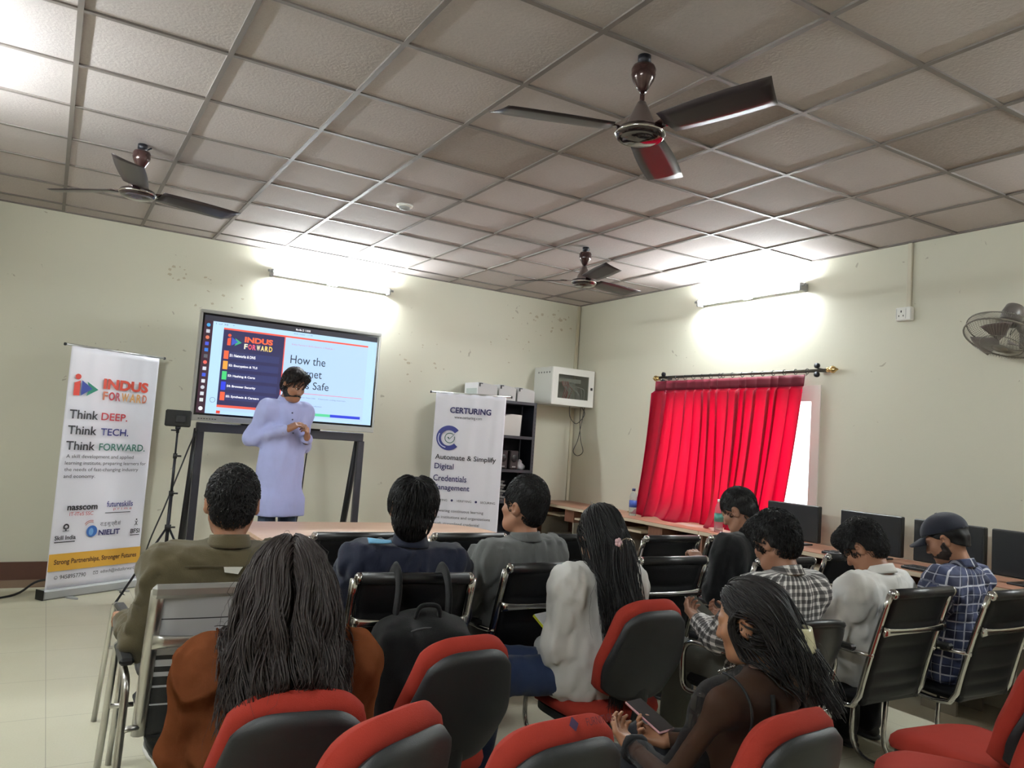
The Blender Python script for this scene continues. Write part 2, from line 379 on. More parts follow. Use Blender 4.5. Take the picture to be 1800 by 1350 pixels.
# ------------------------------------------------------------------ tube lights
def tube_light(a, b, nrm, label, group='tube lights on the walls', k=1.0):
    a = np.array(a, float); b = np.array(b, float); nrm = np.array(nrm, float); c = (a+b)/2; L = np.linalg.norm(b-a); ax = (b-a)/L; up = np.array([0, 0, 1.0])
    t = thing('tube_light', label, 'light', tuple(c), 0, group)
    Mx = np.stack([ax, nrm, up], 1)
    def P(m): 
        m.v = [v @ Mx.T for v in m.v]; return m
    m = MB(); m.box((-L/2, 0.0, -0.03), (L/2, 0.045, 0.03), bev=0.006); P(m).obj('batten', WHITEP, t)
    for s in (-1, 1):
        m = MB(); m.box((s*(L/2-0.012)-0.014, 0.0, -0.045), (s*(L/2-0.012)+0.014, 0.09, 0.02), bev=0.006); m.tube([(s*(L/2+0.002), 0.075, 0.0), (s*(L/2+0.03), 0.075, 0.0)], 0.012, 10); P(m).obj('lamp_holder', GREYP, t)
    tm = mat('tube_glow_%d' % (k*100), (243, 252, 255), 0.4, emit=TUBE_E*k)
    m = MB(); m.tube([(-L/2+0.02, 0.075, 0), (L/2-0.02, 0.075, 0)], 0.014, 12); P(m).obj('lamp_tube', tm, t)
    m = MB(); m.box((-0.05, 0.045, -0.045), (0.05, 0.05, -0.03)); m.box((-0.03, 0.0, 0.03), (0.03, 0.03, 0.075), bev=0.006); P(m).obj('clip', GREYP, t)
    return t
tube_light((1.73, YF, 2.90), (2.93, YF, 2.90), (0, -1, 0), 'lit tube light on the wall above the big display screen')
tube_light((XR, 1.84, 2.91), (XR, 0.63, 2.91), (-1, 0, 0), 'lit tube light on the wall above the red curtain')
tube_light((XL, 0.0, 2.90), (XL, 1.2, 2.90), (1, 0, 0), 'lit tube light on the side wall left of the printed banner', k=1.15)
tube_light((XL, -3.6, 2.90), (XL, -2.4, 2.90), (1, 0, 0), 'lit tube light on the side wall beside the back rows', k=0.75)  # added fill lamp out of view, lifts the ambient light from the left rear
tube_light((XR, -2.2, 2.91), (XR, -3.4, 2.91), (-1, 0, 0), 'lit tube light on the curtain-side wall beside the back rows', k=1.0)  # off-frame lamp added to brighten the right wall, ceiling and back rows

# ------------------------------------------------------------------ ceiling fans
def fan(x, y, angs, zhub, label):
    t = thing('ceiling_fan', label, 'fan', (x, y, ZC), 0, 'brown ceiling fans'); z = zhub-ZC
    m = MB(); m.lathe([(0.0, 0.0), (0.028, 0.0), (0.028, -0.03), (0.012, -0.034), (0.012, -0.05)], 14); m.tube([(-0.01, 0, 0), (0.03, 0.01, -0.022), (0.05, 0.02, -0.006)], 0.006); m.obj('hook', DARKM, t)
    m = MB(); m.lathe([(0.02, -0.04), (0.046, -0.045), (0.052, -0.060), (0.050, -0.078), (0.052, -0.081), (0.045, -0.105), (0.026, -0.140), (0.017, -0.155), (0.0, -0.155)], 24); m.obj('canopy', BROWNM, t)
    m = MB(); m.tube([(0, 0, -0.15), (0, 0, z+0.10)], 0.0105, 12); m.obj('down_rod', BROWNM, t)
    m = MB(); m.lathe([(0.0, z+0.125), (0.018, z+0.125), (0.03, z+0.10), (0.055, z+0.045), (0.062, z+0.02), (0.062, z+0.012), (0, z+0.012)], 24); m.obj('rod_cover', mat('fan_grey_brown', (98, 86, 82), 0.3, 0.3), t)
    m = MB(); m.lathe([(0.0, z+0.014), (0.07, z+0.014), (0.098, z+0.006), (0.106, z-0.008), (0.104, z-0.022), (0.092, z-0.034), (0.088, z-0.033), (0.07, z-0.042), (0.0, z-0.048)], 32); m.obj('motor_housing', mat('fan_gloss_brown', (44, 30, 32), 0.12, 0.4, coat=0.8), t)
    m = MB(); m.lathe([(0.1055, z-0.006), (0.1085, z-0.012), (0.1055, z-0.018)], 32); m.obj('chrome_ring', CHROME, t)
    bl = mat('fan_blade', (52, 44, 46), 0.3, 0.2)
    for a in angs:
        m = MB(); n = 12; P = np.zeros((n, 5, 3)); ca, sa = math.cos(R_(a)), math.sin(R_(a))
        for i in range(n):
            r = 0.13+(0.605-0.13)*i/(n-1); wd = 0.070+0.014*math.sin(i/(n-1)*math.pi*0.8); 
            for j in range(5):
                q = (j-2)/2*wd; rr_ = r-(0.028*(j-2)/2 if i == n-1 else 0)
                zz = z+0.006+q*math.tan(R_(-11))-0.012*(1-(q/wd)**2)*0.4
                P[i, j] = (rr_*ca-q*sa, rr_*sa+q*ca, zz)
        m.slab(P, 0.003); b = m.obj('blade', bl, t)
        m = MB(); P = []
        for (r, wd, zz) in ((0.085, 0.02, 0.0), (0.12, 0.026, 0.004), (0.16, 0.045, 0.008), (0.195, 0.03, 0.008)):
            P.append([(r*ca-q*sa, r*sa+q*ca, z+zz+q*math.tan(R_(-11))+0.004) for q in np.linspace(-wd, wd, 4)])
        m.slab(P, 0.004); m.obj('blade_bracket', BROWNM, b)
    return t
fan(2.06, -1.15, (-77, 160, 38), 2.785, 'brown three-blade ceiling fan nearest the camera, over the middle rows')
fan(0.39, 1.59, (16, -100, 138), 2.815, 'brown ceiling fan hanging over the printed banner side of the room')
fan(3.77, 1.60, (-104, 9, 132), 2.825, 'small-looking brown ceiling fan hanging between the two lit tube lights')

# smoke detector
t = thing('smoke_detector', 'round white smoke detector set in the ceiling tiles', 'smoke detector', (2.13, 1.59, ZC))
m = MB(); m.lathe([(0.0, 0.0), (0.06, 0.0), (0.058, -0.012), (0.046, -0.016), (0, -0.016)], 24); m.obj('base', WHITEP, t)
m = MB(); m.lathe([(0.04, -0.015), (0.036, -0.03), (0.02, -0.036), (0, -0.036)], 20); m.obj('sensor', GREYP, t)

# socket + conduit on right wall, conduit in the corner
t = thing('wall_socket', 'white three-pin wall socket high on the wall right of the tube light', 'socket', (XR, -0.245, 2.58))
m = MB(); m.box((-0.045, -0.06, -0.05), (0, 0.06, 0.05), bev=0.006); m.obj('box', WHITEP, t)
m = MB()
for (y, z, s) in ((0.0, 0.018, 0.008), (0.017, -0.014, 0.006), (-0.017, -0.014, 0.006)): m.box((-0.0458, y+0.015-s/2, z-s), (-0.0445, y+0.015+s/2, z+s))
m.obj('pin_holes', BLACKP, t)
m = MB(); m.box((-0.0462, -0.022, -0.036), (-0.0448, -0.0205, 0.038)); m.box((-0.0462, 0.0505, -0.036), (-0.0448, 0.052, 0.038)); m.obj('switch_plate', GREYP, t)
PVC = mat('conduit_pvc', (205, 198, 180), 0.5)
m = MB(); m.box((XR-0.022, -0.285, 2.63), (XR, -0.25, ZC-0.006), bev=0.004); tag(m.obj('cable_conduit', PVC), 'white cable conduit running from the ceiling down to the wall socket', 'conduit')
m = MB(); m.box((XR-0.05, YF-0.022, 0.79), (XR-0.01, YF, ZC-0.006), bev=0.004); tag(m.obj('corner_conduit', mat('conduit_painted', (190, 182, 158), 0.5)), 'painted cable conduit running down the corner of the room', 'conduit')

# wall fan at right edge
def wall_fan():
    t = thing('wall_fan', 'grey wall fan with wire cage, tilted down at the right wall', 'fan', (XR, -1.08, 2.36))
    n = np.array([-0.42, 0.05, -0.9]); n /= np.linalg.norm(n); u = np.cross(n, [0, 1, 0]); u /= np.linalg.norm(u); v = np.cross(n, u); c = np.array([-0.30, 0.0, -0.06])
    def ring(r, h, k=40): a = np.linspace(0, 2*math.pi, k); return [c+n*h+r*(math.cos(x)*u+math.sin(x)*v) for x in a]
    wm = mat('fan_cage_grey', (120, 116, 106), 0.4, 0.3)
    m = MB(); m.tube(ring(0.225, 0.0), 0.006, 6); m.tube(ring(0.222, -0.05), 0.004, 6); m.tube(ring(0.12, 0.055), 0.003, 6)
    for k in range(72):
        a = 2*math.pi*k/72; d = math.cos(a)*u+math.sin(a)*v
        m.tube([c+n*0.075+d*0.04, c+n*0.06+d*0.12, c+n*0.035+d*0.19, c+d*0.225], 0.0012, 4, caps=False)
        m.tube([c-n*0.12+d*0.05, c-n*0.10+d*0.15, c-n*0.05+d*0.222], 0.0012, 4, caps=False)
    m.obj('cage', wm, t)
    m = MB(); M4 = np.eye(4); M4[:3, :3] = np.stack([u, v, n], 1); M4[:3, 3] = c
    m.lathe([(0, 0.08), (0.042, 0.078), (0.042, 0.07), (0, 0.07)], 20, M=M4); m.obj('badge', wm, t)
    m = MB(); m.lathe([(0, -0.24), (0.05, -0.23), (0.062, -0.18), (0.055, -0.11), (0, -0.10)], 20, M=M4); m.tube([c-n*0.18, (-0.10, 0, 0.02), (-0.02, 0, 0.0)], 0.022, 10); m.box((-0.03, -0.05, -0.09), (0, 0.05, 0.09), bev=0.008); m.obj('motor_arm', mat('fan_motor_grey', (96, 90, 86), 0.4), t)
    for k in range(3):
        a = 2*math.pi*k/3+0.5; P = []
        for r in np.linspace(0.03, 0.2, 8):
            P.append([c+r*(math.cos(a+q)*u+math.sin(a+q)*v)+n*(q*0.05) for q in np.linspace(-0.1, 0.75, 6)])
        m = MB(); m.slab(P, 0.003); m.obj('blade', mat('fan_blade_grey', (110, 100, 98), 0.4), t)
    m = MB(); e = c-u*0.14+v*0.12; m.tube([e, e+np.array([0.0, 0.02, -0.06])], 0.0015, 4); m.tube([e+v*0.03, e+np.array([0.0, 0.02, -0.06])], 0.0015, 4); m.obj('pull_cord', BLACKP, t)
wall_fan()
# ================================================================== FURNITURE
def flat_mat(name, rgb, emit=0.0, rough=0.5):
    if name in _M: return _M[name]
    m = mat(name, rgb, rough)
    if emit:
        b = m.node_tree.nodes['Principled BSDF']; b.inputs['Base Color'].default_value = (0.01, 0.01, 0.01, 1)
        b.inputs['Emission Color'].default_value = lin(rgb)+(1,); b.inputs['Emission Strength'].default_value = emit
    return m
def plane_poly(name, polys, m, parent, z=0.001, M=None):
    b = MB()
    for poly in polys:
        V = np.array([(x, y, z) for x, y in poly], float)
        if M is not None: V = V @ np.array(M)[:3, :3].T + np.array(M)[:3, 3]
        b.add(V, [tuple(range(len(poly)))])
    return b.obj(name, m, parent, flat=True)
def rect(x0, y0, x1, y1): return [(x0, y0), (x1, y0), (x1, y1), (x0, y1)]
def disc(cx, cy, r, n=20, ry=None): return [(cx+r*math.cos(2*math.pi*k/n), cy+(ry or r)*math.sin(2*math.pi*k/n)) for k in range(n)]
def arc_band(cx, cy, r0, r1, a0, a1, n=24):
    A = np.radians(np.linspace(a0, a1, n)); return [(cx+r1*math.cos(a), cy+r1*math.sin(a)) for a in A]+[(cx+r0*math.cos(a), cy+r0*math.sin(a)) for a in A[::-1]]

# ---- roll-up banners (print lies in local XZ; text built in XY then stood up)
STAND = np.array([[1, 0, 0, 0], [0, 0, -1, 0], [0, 1, 0, 0], [0, 0, 0, 1.0]])   # local xy -> x,z facing -y
def banner_body(t, W, Hh, wave, curl=0.0, seed=0):
    """aluminium base, print, top rail, pole behind"""
    m = MB(); m.box((-W/2-0.03, -0.045, 0.0), (W/2+0.03, 0.045, 0.075), bev=0.012); m.obj('base', mat('matte_aluminium', (172, 174, 174), 0.6, 0.25), t)
    for s in (-1, 1):
        m = MB(); m.box((s*(W/2+0.03)-0.006*(s > 0)-0.0, -0.047, 0.001), (s*(W/2+0.03)+0.006*(s < 0)+s*0.004, 0.047, 0.077)) if False else m.box((min(s*(W/2+0.028), s*(W/2+0.036)), -0.047, 0.002), (max(s*(W/2+0.028), s*(W/2+0.036)), 0.047, 0.077)); m.obj('end_cap', BLACKP, t)
        m = MB(); P = [(s*W*0.28+0.03*math.cos(a), -0.045+0.11*math.sin(a)) for a in np.linspace(math.pi, 2*math.pi, 12)]; m.prism(P, 0.0, 0.008); m.obj('foot', GREYP, t)
    m = MB(); m.tube([(-W/2-0.05, 0, Hh+0.012), (W/2+0.05, 0, Hh+0.012)], 0.009, 10); m.obj('top_rail', SILV, t)
    for s in (-1, 1):
        m = MB(); m.tube([(s*(W/2+0.045), 0, Hh+0.012), (s*(W/2+0.058), 0, Hh+0.012)], 0.012, 10); m.obj('rail_cap', BLACKP, t)
    m = MB(); m.tube([(0, 0.03, 0.05), (0, 0.035, Hh*0.5), (0, 0.015, Hh+0.01)], 0.008, 8); m.obj('support_pole', SILV, t)
    pm = mat('banner_vinyl', (226, 224, 232), 0.32, coat=0.25)
    nx, nz = 49, 41; P = np.zeros((nx, nz, 3)); r = np.random.default_rng(seed); ph = r.uniform(0, 6, 6)
    for i in range(nx):
        u = i/(nx-1)
        for j in range(nz):
            v = j/(nz-1); x = (u-0.5)*W; amp = wave*(0.25+0.75*v**2)
            y = -0.004-amp*(0.5+0.5*math.sin(u*34+ph[0]+1.5*math.sin(v*4+ph[1])))*(0.4+0.6*math.sin(u*11+ph[2])**2)
            P[i, j] = (x, y, 0.07+(Hh-0.06)*v)
    m = MB(); m.slab(P, 0.0012); pr = m.obj('print', pm, t)
    return pr
def banner_ui(W, Hh):
    """maps u (0..1 left to right), v (0 top .. 1 bottom of print) into local xy"""
    zt, zb = Hh+0.01, 0.075
    return lambda u, v: ((u-0.5)*W, zt+(zb-zt)*v)
def fwd_logo(ui, parent, u0, v0, u1, v1, M, z, em=0.0, tagn='', bright=False):
    """figure 'i' with two arrow heads"""
    def q(u, v): return ui(u0+(u1-u0)*u, v0+(v1-v0)*v)
    c1, c2, c3 = ((232, 84, 52), (58, 84, 190), (60, 170, 120)) if bright else ((214, 66, 52), (44, 62, 150), (32, 128, 104))
    plane_poly('logo_mark', [[q(0.0, 0.42), q(0.24, 0.30), q(0.24, 1.0), q(0.0, 1.0)], [q(0.13+0.12*math.cos(a), 0.13+0.13*math.sin(a)) for a in np.linspace(0, 2*math.pi, 16, endpoint=False)]], flat_mat('logo_orange'+tagn, c1, em), parent, z, M)
    plane_poly('logo_mark', [[q(0.52, 0.32), q(1.0, 0.66), q(0.52, 1.0), q(0.62, 0.66)]], flat_mat('logo_green'+tagn, c3, em), parent, z, M)
    plane_poly('logo_mark', [[q(0.30, 0.28), q(0.75, 0.64), q(0.30, 1.0)]], flat_mat('logo_blue'+tagn, c2, em), parent, z*1.3, M)
def put(ui, s, u0, vb, u1, vt, m, parent, M, z, bold=0.0):
    x0, y0 = ui(u0, vb); x1, y1 = ui(u1, vt); return text_obj(s, (x0, y0, x1, y1), m, parent, z, 'lettering', bold, M=M)

INK = flat_mat('ink_black', (38, 36, 42)); INKR = flat_mat('ink_red', (190, 58, 68)); INKB = flat_mat('ink_blue', (44, 48, 120)); INKG = flat_mat('ink_green', (52, 110, 96)); INKO = flat_mat('ink_orange', (206, 74, 56)); NAVY = flat_mat('ink_navy', (42, 38, 92))
def serif(ui, s, u0, vb, u1, vt, m, parent, M, z):
    return put(ui, s, u0, vb, u1, vt, m, parent, M, z, 0.012)
def indus_banner():
    W, Hh = 0.79, 1.955
    a = np.array([0.14, 3.34]); b = np.array([0.86, 3.77]); c = (a+b)/2; rz = math.atan2(b[1]-a[1], b[0]-a[0])
    t = thing('roll_up_banner', 'tall white roll-up banner with orange logo and yellow band, by the front wall', 'banner', (c[0], c[1], 0), rz, None)
    pr = banner_body(t, W, Hh, 0.004, seed=3); ui = banner_ui(W, Hh); M = STAND.copy(); M[1, 3] = -0.013; z = 0.0012
    fwd_logo(ui, pr, 0.06, 0.115, 0.32, 0.205, M, z)
    put(ui, 'INDUS', 0.37, 0.168, 0.89, 0.122, INKO, pr, M, z, 0.045)
    for k, (ch, mm) in enumerate((('F', 'ink_orange2'), ('O', 'ink_red'), ('R', 'ink_rose'), ('W', 'ink_amber'), ('A', 'ink_amber'), ('R', 'ink_amber'), ('D', 'ink_orange2'))):
        cc = flat_mat(mm, {'ink_orange2': (205, 120, 92), 'ink_red': (190, 58, 68), 'ink_rose': (184, 90, 104), 'ink_amber': (214, 158, 96)}[mm])
        e = [0.37, 0.435, 0.515, 0.58, 0.675, 0.755, 0.825, 0.89]; put(ui, ch, e[k]+0.006, 0.215, e[k+1]-0.006, 0.178, cc, pr, M, z, 0.03)
    for s2, mm, u1, u2, vb, vt in (('DEEP.', INKR, 0.385, 0.68, 0.302, 0.27), ('TECH.', INKB, 0.395, 0.71, 0.367, 0.336), ('FORWARD.', INKG, 0.395, 0.925, 0.432, 0.401)):
        serif(ui, 'Think', 0.045, vb, 0.35, vt-0.005, INK, pr, M, z); serif(ui, s2, u1, vb, u2, vt, mm, pr, M, z)
    for s2, u1, u2, v in (('A skill development and applied', 0.06, 0.80, 0.462), ('learning institute, preparing learners for', 0.055, 0.955, 0.490), ('the needs of fast-changing industry', 0.055, 0.87, 0.517), ('and economy.', 0.055, 0.385, 0.545)):
        put(ui, s2, u1, v+0.008, u2, v-0.011, INK, pr, M, z)
    put(ui, 'nasscom', 0.13, 0.683, 0.45, 0.664, INK, pr, M, z, 0.03); put(ui, 'IT-ITeS SSC', 0.16, 0.706, 0.41, 0.691, INKR, pr, M, z)
    put(ui, 'futureskills', 0.55, 0.675, 0.85, 0.650, INKB, pr, M, z, 0.01); put(ui, 'p r i m e', 0.63, 0.692, 0.84, 0.679, INKR, pr, M, z)
    plane_poly('rule', [rect(*ui(0.54, 0.702), *ui(0.83, 0.699))], INK, pr, z, M)
    put(ui, 'Skill India', 0.035, 0.803, 0.25, 0.785, INK, pr, M, z, 0.02); plane_poly('rule', [rect(*ui(0.035, 0.814), *ui(0.245, 0.810))], INK, pr, z, M)
    cx, cy = ui(0.14, 0.75); plane_poly('emblem', [arc_band(cx, cy, 0.012, 0.024, -60, 240), rect(cx-0.006, cy-0.03, cx+0.006, cy-0.008), rect(cx-0.026, cy-0.034, cx+0.026, cy-0.03)], INK, pr, z, M)
    cx, cy = ui(0.415, 0.775); plane_poly('emblem', [disc(cx, cy, 0.046, 24)], flat_mat('globe_blue', (48, 98, 170)), pr, z, M); plane_poly('emblem', [arc_band(cx-0.012, cy+0.022, 0.05, 0.055, 70, 150), arc_band(cx-0.012, cy+0.022, 0.062, 0.067, 75, 145)], flat_mat('ink_rust', (180, 96, 80)), pr, z*1.2, M)
    plane_poly('emblem', [disc(cx-0.006, cy-0.004, 0.02, 12, 0.03)], flat_mat('globe_light', (110, 160, 210)), pr, z*1.3, M)
    put(ui, 'रा.इ.सू.प्रौ.सं', 0.50, 0.762, 0.73, 0.735, INK, pr, M, z); put(ui, 'NIELIT', 0.49, 0.795, 0.73, 0.772, NAVY, pr, M, z, 0.03)
    put(ui, 'BFSI', 0.855, 0.797, 0.965, 0.777, INK, pr, M, z, 0.02); plane_poly('rule', [rect(*ui(0.855, 0.806), *ui(0.965, 0.803))], INK, pr, z, M)
    cx, cy = ui(0.915, 0.752); plane_poly('emblem', [disc(cx, cy+0.03, 0.007, 10), arc_band(cx-0.02, cy, 0.016, 0.021, -70, 70, 10), arc_band(cx+0.02, cy, 0.016, 0.021, 110, 250, 10)], INK, pr, z, M)
    plane_poly('colour_band', [rect(*ui(0.0, 0.929), *ui(1.0, 0.859))], flat_mat('band_yellow', (208, 158, 58)), pr, z, M)
    put(ui, 'Strong Partnerships, Stronger Futures', 0.055, 0.909, 0.955, 0.882, flat_mat('ink_brown', (84, 56, 30)), pr, M, z*1.8, 0.025)
    cx, cy = ui(0.09, 0.956); plane_poly('emblem', [arc_band(cx, cy, 0.011, 0.014, 0, 360, 20), arc_band(cx, cy, 0.004, 0.007, 150, 330, 10)], INK, pr, z, M)
    put(ui, '9458957790', 0.13, 0.964, 0.40, 0.947, INK, pr, M, z)
    cx, cy = ui(0.505, 0.953); plane_poly('emblem', [rect(cx-0.02, cy-0.013, cx+0.02, cy-0.010), rect(cx-0.02, cy+0.010, cx+0.02, cy+0.013), rect(cx-0.02, cy-0.012, cx-0.017, cy+0.012), rect(cx+0.017, cy-0.012, cx+0.02, cy+0.012), [(cx-0.018, cy+0.011), (cx-0.014, cy+0.012), (cx+0.001, cy-0.001), (cx, cy-0.004)], [(cx+0.018, cy+0.011), (cx+0.014, cy+0.012), (cx-0.001, cy-0.001), (cx, cy-0.004)]], INK, pr, z, M)
    put(ui, 'edtech@indusforward.in', 0.56, 0.962, 0.985, 0.943, INK, pr, M, z)
indus_banner()
def certuring_banner():
    W, Hh = 0.665, 1.86
    a = np.array([3.19, 3.06]); b = np.array([3.757, 2.724]); c = (a+b)/2; rz = math.atan2(b[1]-a[1], b[0]-a[0])
    t = thing('roll_up_banner', 'white roll-up banner with blue ring logo and wrinkled print, beside the steel rack', 'banner', (c[0], c[1], 0), rz, None)
    pr = banner_body(t, W, Hh, 0.010, seed=8); ui = banner_ui(W, Hh); M = STAND.copy(); M[1, 3] = -0.0205; z = 0.0012
    put(ui, 'CERTURING', 0.215, 0.104, 0.80, 0.072, NAVY, pr, M, z, 0.03); put(ui, 'www.certuring.com', 0.285, 0.136, 0.675, 0.117, INK, pr, M, z)
    cx, cy = ui(0.225, 0.235); r = 0.175*W
    plane_poly('logo_ring', [arc_band(cx, cy, r*0.62, r, 40, 318, 40)], flat_mat('ring_navy', (52, 58, 132)), pr, z, M)
    plane_poly('logo_ring', [arc_band(cx-0.012, cy-0.004, r*0.70, r*0.78, 150, 262, 24)], flat_mat('ring_pale', (200, 204, 232)), pr, z*1.4, M)
    plane_poly('logo_tick', [arc_band(cx+0.01, cy, r*0.36, r*0.42, 50, 380, 30), [(cx-0.012, cy+0.004), (cx+0.004, cy-0.014), (cx+0.006, cy-0.002), (cx-0.004, cy+0.012)], [(cx+0.002, cy-0.014), (cx+0.012, cy-0.010), (cx+0.056, cy+0.04), (cx+0.046, cy+0.036)]], flat_mat('tick_green', (40, 92, 82)), pr, z, M)
    for s2, u1, u2, v, h in (('Automate & Simplify', 0.055, 0.915, 0.350, 0.034), ('Digital', 0.055, 0.325, 0.401, 0.038), ('Credentials', 0.05, 0.52, 0.455, 0.032), ('Management', 0.05, 0.57, 0.508, 0.036)): serif(ui, s2, u1, v+0.006, u2, v+0.006-h, INK if 'Auto' in s2 else NAVY, pr, M, z)
    put(ui, 'CERTIFYING', 0.03, 0.564, 0.27, 0.553, INK, pr, M, z); put(ui, 'VERIFYING', 0.40, 0.564, 0.61, 0.553, INK, pr, M, z); put(ui, 'SECURING', 0.735, 0.564, 0.945, 0.553, INK, pr, M, z)
    plane_poly('bullet', [disc(*ui(0.335, 0.558), 0.011, 14), disc(*ui(0.675, 0.558), 0.011, 14)], NAVY, pr, z, M)
    for s2, u1, u2, v in (('Empowering continuous learning', 0.03, 0.79, 0.615), ('across institutions and organizations', 0.03, 0.89, 0.648), ('through streamlined credential', 0.03, 0.74, 0.681)): put(ui, s2, u1, v+0.008, u2, v-0.010, INK, pr, M, z)
certuring_banner()

# ---- interactive display on its A-frame stand
def display():
    x0, x1, z0, z1, y = 1.075, 2.685, 1.445, 2.385, 3.30
    t = thing('display_stand', 'black steel A-frame stand under the big display screen', 'stand', (1.88, 3.42, 0), 0)
    ox, oy = 1.88, 3.42
    FM = mat('stand_steel', (70, 70, 78), 0.4, 0.5); BM_ = mat('stand_black', (26, 26, 30), 0.4, 0.3)
    m = MB(); m.box((1.14-ox, 3.375-oy, 1.355), (2.62-ox, 3.43-oy, 1.435), bev=0.006); m.obj('cross_bar', FM, t)
    for x in (1.175, 2.60):
        m = MB(); m.box((x-0.03-ox, 3.37-oy, 0.0), (x+0.03-ox, 3.41-oy, 1.36), bev=0.004); m.obj('leg', FM, t)
        m = MB(); P0 = np.array([x-0.015-ox, 3.43-oy, 1.38]); P1 = np.array([x-0.015-ox, 3.80-oy, 0.01]); m.tube([P0, P1], 0.032, 4); m.obj('leg', BM_, t)
    m = MB(); m.box((1.5-ox, 3.375-oy, 1.43), (2.2-ox, 3.41-oy, 2.1)); m.obj('mount_plate', BM_, t)
    t = thing('display_screen', 'big flat display screen showing a slide, on the black stand behind the speaker', 'screen', (x0, y, z0), 0)
    W, Hh = x1-x0, z1-z0
    m = MB(); fr = 0.028
    for lo, hi in (((0, 0, 0), (W, 0.07, 0.05)), ((0, 0, Hh-fr), (W, 0.07, Hh)), ((0, 0, 0.05), (fr*0.7, 0.07, Hh-fr)), ((W-fr*0.7, 0, 0.05), (W, 0.07, Hh-fr))): m.box(lo, hi, bev=0.004)
    m.obj('bezel', SILV, t)
    m = MB(); m.box((0.01, 0.012, 0.04), (W-0.01, 0.065, Hh-0.02)); m.obj('back_shell', BLACKP, t)
    ax0, ax1, az0, az1 = 0.035, W-0.035, 0.068, Hh-0.045
    M = STAND.copy(); M[:3, 3] = (0, 0.0115, 0); z = 0.0006
    ui = lambda u, v: (ax0+(ax1-ax0)*u, az1+(az0-az1)*v)
    E = 1.0
    gl = flat_mat('screen_black', (8, 8, 12), 0.0, 0.15)
    m = MB(); m.box((0.02, 0.008, 0.05), (W-0.02, 0.012, Hh-fr)); gp = m.obj('glass', gl, t)
    M[1, 3] = 0.0078
    def pane(name, u0, v0, u1, v1, rgb, k=1.0, lay=1, e=None): return plane_poly(name, [rect(*ui(u0, v1), *ui(u1, v0))], flat_mat('scr_%d_%d_%d' % rgb, rgb, e or E*k), gp, z*lay, M)
    pane('top_bar', 0, 0, 1, 0.055, (40, 40, 52)); pane('dock', 0, 0.055, 0.046, 1.0, (52, 22, 40)); pane('window_area', 0.046, 0.055, 1, 1.0, (178, 214, 250), 1.0)
    pane('slide', 0.104, 0.118, 0.945, 0.965, (176, 206, 246), 1.0, 2); pane('slide_bar', 0.104, 0.108, 0.945, 0.126, (240, 92, 72), 1.0, 3)
    pane('navy_panel', 0.104, 0.126, 0.446, 0.925, (44, 42, 92), 0.8, 3); pane('slide_bar', 0.44, 0.126, 0.446, 0.925, (240, 92, 72), 1.0, 4); pane('slide_bar', 0.104, 0.905, 0.446, 0.93, (240, 92, 72), 1.0, 4)
    pane('slide_bar', 0.104, 0.965, 0.125, 0.995, (220, 70, 50), 1.0, 4); pane('colour_bar', 0.446, 0.915, 0.745, 0.945, (90, 205, 150), 1.0, 4); pane('colour_bar', 0.745, 0.915, 0.93, 0.945, (40, 60, 210), 1.0, 4)
    fwd_logo(ui, gp, 0.128, 0.165, 0.205, 0.285, M, z*5, 1.0, '_lit', True)
    put(ui, 'INDUS', 0.22, 0.235, 0.376, 0.175, flat_mat('lit_orange', (245, 100, 60), 1.0), gp, M, z*5, 0.045)
    for k, (ch, cc) in enumerate((('F', (240, 230, 200)), ('O', (240, 80, 90)), ('R', (235, 90, 120)), ('W', (250, 235, 190)), ('A', (250, 225, 140)), ('R', (250, 215, 110)), ('D', (245, 205, 90)))):
        e = np.linspace(0.218, 0.378, 8); put(ui, ch, e[k]+0.002, 0.305, e[k+1]-0.002, 0.25, flat_mat('lit_l%d' % k, cc, 1.0), gp, M, z*5, 0.03)
    for k, (s2, cc) in enumerate((('S1: Networks & DNS', (240, 100, 60)), ('S2: Encryption & TLS', (240, 160, 60)), ('S3: Hashing & Certs', (70, 205, 120)), ('S4: Browser Security', (40, 60, 220)), ('S5: Synthesis & Careers', (240, 95, 60)))):
        v = 0.385+0.107*k
        pane('item_strip', 0.142, v-0.036, 0.42, v+0.036, (50, 56, 112), 0.8, 4); pane('item_tag', 0.116, v-0.043, 0.141, v+0.043, cc, 1.0, 5)
        put(ui, s2, 0.147, v+0.016, 0.147+0.0078*len(s2), v-0.014, flat_mat('lit_white', (245, 245, 250), 1.0), gp, M, z*6, 0.03)
    tx = flat_mat('lit_ink', (30, 44, 64), 0.6)
    put(ui, 'How the', 0.484, 0.398, 0.690, 0.308, tx, gp, M, z*5); put(ui, 'Internet', 0.484, 0.535, 0.675, 0.447, tx, gp, M, z*5); put(ui, 'Stays Safe', 0.484, 0.685, 0.722, 0.578, tx, gp, M, z*5)
    pane('slide_line', 0.484, 0.708, 0.93, 0.713, (235, 90, 110), 1.0, 4)
    sm = flat_mat('lit_grey', (120, 136, 168), 0.8)
    put(ui, 'Indus Forward Skills Session 1 Module 1', 0.484, 0.20, 0.735, 0.183, flat_mat('lit_pink', (210, 140, 160), 0.9), gp, M, z*5); put(ui, 'How the Internet Stays Safe    Classroom coding essentials', 0.484, 0.765, 0.83, 0.748, sm, gp, M, z*5); put(ui, 'Introduction', 0.62, 0.845, 0.69, 0.832, sm, gp, M, z*5)
    put(ui, 'Mon Mar 23  11:00:00', 0.50, 0.04, 0.585, 0.018, flat_mat('lit_white', (245, 245, 250), 1.0), gp, M, z*5, 0.02)
    put(ui, '1 of 38   +', 0.06, 0.085, 0.16, 0.068, sm, gp, M, z*5); put(ui, 'Slide reader - 11:00', 0.49, 0.083, 0.60, 0.067, sm, gp, M, z*5)
